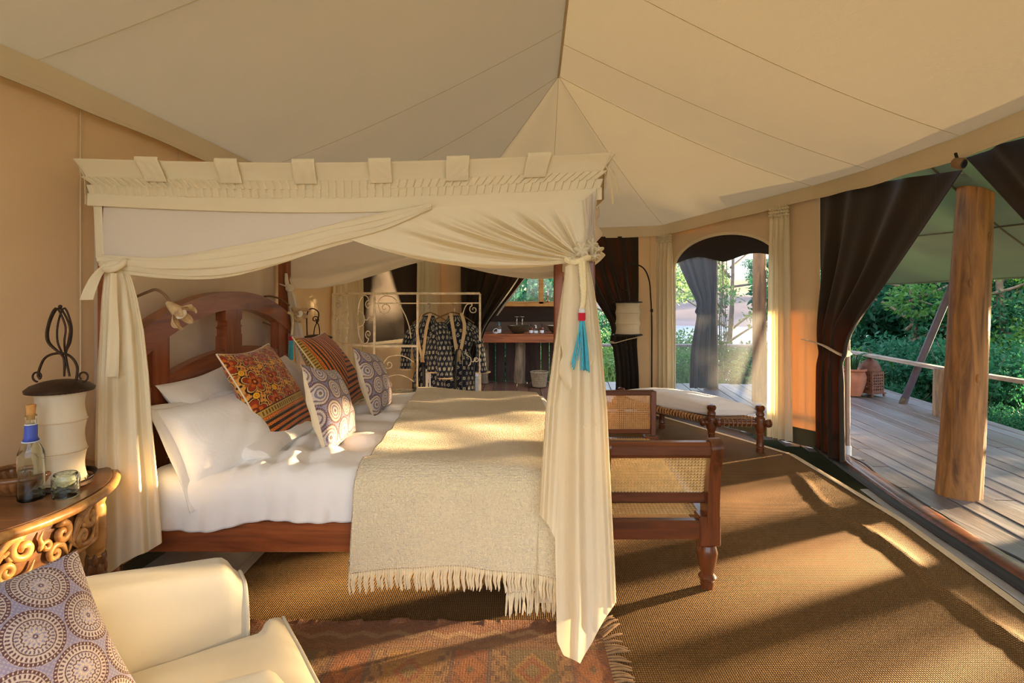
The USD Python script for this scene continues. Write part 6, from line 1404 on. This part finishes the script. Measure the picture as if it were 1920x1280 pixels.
def leaves(n, shape, size, seed, aspect=2.0, clump=0):
    """n leaf blades (two triangles each, folded along the rib) placed by shape(rng, n) -> centres, outward directions."""
    r_ = np.random.default_rng(seed); c, o = shape(r_, n); d = r_.normal(size=(n, 3)); d = d * .7 + o * .8 + np.array([0, 0, -.15]); d /= np.linalg.norm(d, axis=1, keepdims=True)
    s = np.cross(d, r_.normal(size=(n, 3))); s /= np.linalg.norm(s, axis=1, keepdims=True); nn = np.cross(d, s); L = size * r_.uniform(.6, 1.3, n)[:, None]; w = L / aspect / 2
    v = np.stack([c, c + d * L * .5 + s * w + nn * L * .06, c + d * L, c + d * L * .5 - s * w + nn * L * .06], 1).reshape(-1, 3); i = np.arange(n)[:, None] * 4
    return v, np.vstack([i + [0, 1, 2], i + [0, 2, 3]])
def blob(lobes):
    L = np.array(lobes, float)
    def sh(r_, n):
        k = r_.choice(len(L), n, p=L[:, 3] ** 2 * L[:, 4] / np.sum(L[:, 3] ** 2 * L[:, 4])); d = r_.normal(size=(n, 3)); d /= np.linalg.norm(d, axis=1, keepdims=True); rad = r_.uniform(.55, 1.05, n)[:, None]
        return L[k, :3] + d * rad * np.stack([L[k, 3], L[k, 3], L[k, 4]], 1), d
    return sh
def stems(seed, n, h, spread, r0=.02):
    r_ = np.random.default_rng(seed); ms = []
    for k in range(n):
        a = r_.uniform(0, 6.28); o = np.array([math.cos(a), math.sin(a), 0]); ms.append(tube(smooth_path([o * .08, o * spread * .4 + Zv * h * .5 + r_.normal(0, .05, 3), o * spread + Zv * h * r_.uniform(.7, 1)], 8), np.linspace(r0, r0 * .3, 8), 5))
    return cat(*ms)
def lobes_for(seed, n, R, H):
    r_ = np.random.default_rng(seed); return [(r_.uniform(-.7, .7) * R, r_.uniform(-.7, .7) * R, H * r_.uniform(.15, .82), R * r_.uniform(.28, .5), R * r_.uniform(.25, .42)) for _ in range(n)]
bushes = []
for k, (mat, size, n) in enumerate((('leaf_deep', .085, 9000), ('leaf_bright', .075, 7500), ('leaf_deep', .065, 10000), ('leaf_pale', .08, 6000))):
    R, H = 1.0, 2.0
    bushes.append((k, mat, size, n))
def make_bush(k, label, loc, rz):
    kk, mat, size, n = bushes[k]; t = thing('bush', label, 'bush', loc, rz, group=None)
    part(t, 'foliage', leaves(n, blob(lobes_for(k * 7 + 3, 16, 1.0, 2.0)), size, k, 2.0), mat, smooth=False, local=True, kind='stuff'); part(t, 'stems', stems(k, 9, 1.7, .8), 'bark_tree', smooth=True, local=True); return t
protos = {}
spots = []      # x, y, kind, scale, label
def bush(x, y, k, s, label, group=None, rz=None, dz=0):
    z = float(terr(x, y)) - .15 + dz; rz = (x * 7 + y * 3) % 6.28 if rz is None else rz
    if k not in protos and np.ndim(s) == 0 and s == 1.0: protos[k] = make_bush(k, label, (x, y, z), rz); tag(protos[k].prim, group=group)
    else: dup(protos[k], (x, y, z), rz, label, group, s)
bush(6.75, 9.4, 0, 1.0, 'dark green bush directly behind the slanting roof strut'); bush(7.6, 8.7, 1, 1.0, 'bright green bush right of the thick verandah post'); bush(6.1, 11.0, 2, 1.0, 'fine-leaved bush behind the flower pot and lantern'); bush(3.2, 12.3, 3, 1.0, 'pale bush below the rail in the arched window')
far = 'bushes along the deck beyond the railing'
for x, y, k, s in ((8.4, 10.2, 2, (1.4, 1.4, 1.7)), (8.6, 11.2, 0, (1.7, 1.7, 1.9)), (6.9, 8.3, 0, (.9, .9, 1.0)), (6.5, 12.4, 1, (1.3, 1.3, 1.5)), (8.6, 10.2, 1, (1.4, 1.4, 2.0)), (5.9, 9.9, 1, (.8, .8, .75)), (7.4, 12.6, 0, (1.8, 1.8, 2.0)), (9.6, 12.4, 0, (2, 2, 2.1)), (6.15, 8.9, 2, (.7, .7, .7)), (6.35, 7.35, 0, (.45, .45, .5)), (7.7, 6.9, 0, (.9, .9, .85))):
    bush(x, y, k, s, 'green bush in the thicket beyond the deck railing', far)
low = 'low shrubs seen under the rail in the arched window'
for x, y, k, s in ((1.9, 11.3, 3, (.9, .9, .75)), (2.7, 11.2, 1, (.9, .9, .7)), (4.2, 11.6, 3, (1, 1, .8)), (5.0, 12.0, 0, (1.1, 1.1, .9)), (2.3, 12.9, 3, (1.1, 1.1, .85)), (1.2, 11.9, 3, (.9, .9, .8)), (3.8, 13.2, 1, (1.2, 1.2, .8))):
    bush(x, y, k, s, 'low pale shrub beyond the verandah rail in the arched window', low)
for x, y, k, s in ((-.6, 13.0, 0, (1.2, 1.2, 1.5)), (.9, 13.6, 2, (1.3, 1.3, 1.6)), (-2.2, 13.4, 2, (1.3, 1.3, 1.6)), (.2, 14.6, 0, (1.7, 1.7, 1.9)), (1.8, 15.2, 2, (1.6, 1.6, 1.6))):
    bush(x, y, k, s, 'tall dark bush showing through the bathroom window', 'bushes behind the bathroom')
# hedge goes on outside the frame on the right; the low sun comes through its gaps
for x, y, k, s in ((8.4, 2.4, 1, (.8, .8, .75)), (7.7, 4.3, 2, (.7, .7, .40)), (8.2, 5.7, 0, (.8, .8, .62)), (7.3, 5.1, 1, (.45, .45, .45)), (9.6, 6.4, 1, (.9, .9, .8)), (7.6, 3.3, 1, (.55, .55, .5)), (8.8, .2, 0, (1.2, 1.2, 1.4)), (10.5, 7.8, 2, (1.2, 1.2, 1.1))):
    bush(x, y, k, s, 'green bush in the thicket beyond the deck railing', far)
# a tree in front of the river and thin hanging stems in the window view
def tree(name, label, base, H, crown, mat, seed, n, size, lean=(0, 0)):
    b = np.array([base[0], base[1], float(terr(*base)) - .1]); r_ = np.random.default_rng(seed); t = thing(name, label, 'tree', tuple(b)); top = b + [lean[0], lean[1], H]
    tr = [tube(smooth_path([b, b * .6 + top * .4 + [.15, 0, 0], top], 14), np.linspace(.09, .03, 14), 8)]
    lob = []
    for k in range(11):
        s = .35 + .6 * k / 10; o = b + (top - b) * s; a = r_.uniform(0, 6.28); e = o + np.array([math.cos(a) * crown * r_.uniform(.5, 1), math.sin(a) * crown * .7, crown * r_.uniform(.2, .6)]); tr.append(tube(smooth_path([o, o * .5 + e * .5 + r_.normal(0, .08, 3), e], 8), np.linspace(.035, .010, 8), 6)); lob.append((*e, crown * r_.uniform(.22, .42), crown * r_.uniform(.14, .26)))
    part(t, 'trunk', cat(*tr), 'bark_tree', smooth=True); part(t, 'foliage', leaves(n, blob(lob), size, seed, 2.2), mat, smooth=False, kind='stuff')
    if 'right of the view' in label: tag(t.prim, group='small trees right of the view')
    return t
tree('tree', 'slender tree with sparse leaves in front of the river, in the arched window', (4.9, 13.6), 3.9, 1.7, 'leaf_pale', 5, 3800, .10, (.4, 0))
tree('tree', 'light green tree at the left side of the arched window', (2.5, 14.5), 3.0, 1.2, 'leaf_bright', 8, 3000, .10)
tree('tree', 'bare grey-branched tree standing in the thicket left of the roof strut', (7.2, 10.4), 4.2, 1.6, 'leaf_pale', 9, 1200, .08)
tree('tree', 'tree with yellow green leaves right of the thick verandah post', (8.2, 9.7), 4.0, 1.2, 'leaf_bright', 12, 4000, .10)
tree('tree', 'small tree beyond the railing right of the view, its crown shading the open tent side', (8.6, 5.4), 2.9, 1.5, 'leaf_bright', 21, 4000, .11)
tree('tree', 'small tree beyond the railing right of the view, its crown shading the open tent side', (8.4, 6.6), 3.0, 1.25, 'leaf_deep', 22, 2600, .11)
tree('tree', 'small tree beyond the railing right of the view, its crown shading the open tent side', (10.0, 6.2), 3.2, 1.6, 'leaf_bright', 23, 3200, .11)
hv = []
for k in range(7):
    x = P(1345 + k * 3, 600, 9.0)[0]; hv.append(tube(smooth_path([(x, 9.0, 2.3), (x + .03 * math.sin(k), 9.0, 1.6), (x - .03 * math.cos(k * 2), 9.02, .9), (x + .02, 9.0, .1)], 20), .006, 5))
vn = thing('hanging_vine', 'thin hanging vine stems beside the middle post in the arched window', 'vine', (P(1352, 600, 9.0)[0], 9.0, .1)); part(vn, 'stems', cat(*hv), 'bark_tree', smooth=True, kind='stuff')
part(vn, 'leaves', leaves(500, blob([(P(1352, 600, 9)[0], 9.0, z, .10, .25) for z in (2.1, 1.7, 1.3, .9, .5)]), .05, 77), 'leaf_bright', smooth=False, kind='stuff')
# grasses outside the bathroom's right side, trees on the far bank
gr = []
r_ = np.random.default_rng(55)
for k in range(1400):
    x, y = r_.uniform(1.0, 3.6), r_.uniform(9.9, 14); z = float(terr(x, y)); a = r_.uniform(0, 6.28); L = r_.uniform(.4, .95); o = np.array([math.cos(a), math.sin(a), 0]) * L * .35
    b = np.array([x, y, z]); s = np.array([-math.sin(a), math.cos(a), 0]) * .008; gr.append(np.array([b - s, b + s, b + o * .4 + Zv * L * .7 + s * .7, b + o * .4 + Zv * L * .7 - s * .7, b + o + Zv * L]))
gv = np.vstack(gr); gi = np.arange(len(gr))[:, None] * 5
solo('grass', (gv, np.vstack([gi + [0, 1, 2], gi + [0, 2, 3], gi + [3, 2, 4]])), 'grass_blade', 'tall yellow green grass growing behind the deck', 'grass', kind='stuff', smooth=False)
for k in range(26):
    r2 = np.random.default_rng(300 + k); x = -18 + 4.2 * k + r2.uniform(-1, 1); d = 78 + r2.uniform(-2, 8); y = (d - x * .42) / .9
    dup(protos[(0, 1, 3)[k % 3]], (x, y, float(terr(x, y)) + 1.0), k, 'distant tree clump on the far river bank', 'trees on the far river bank', (2.6, 2.6, 2.2))
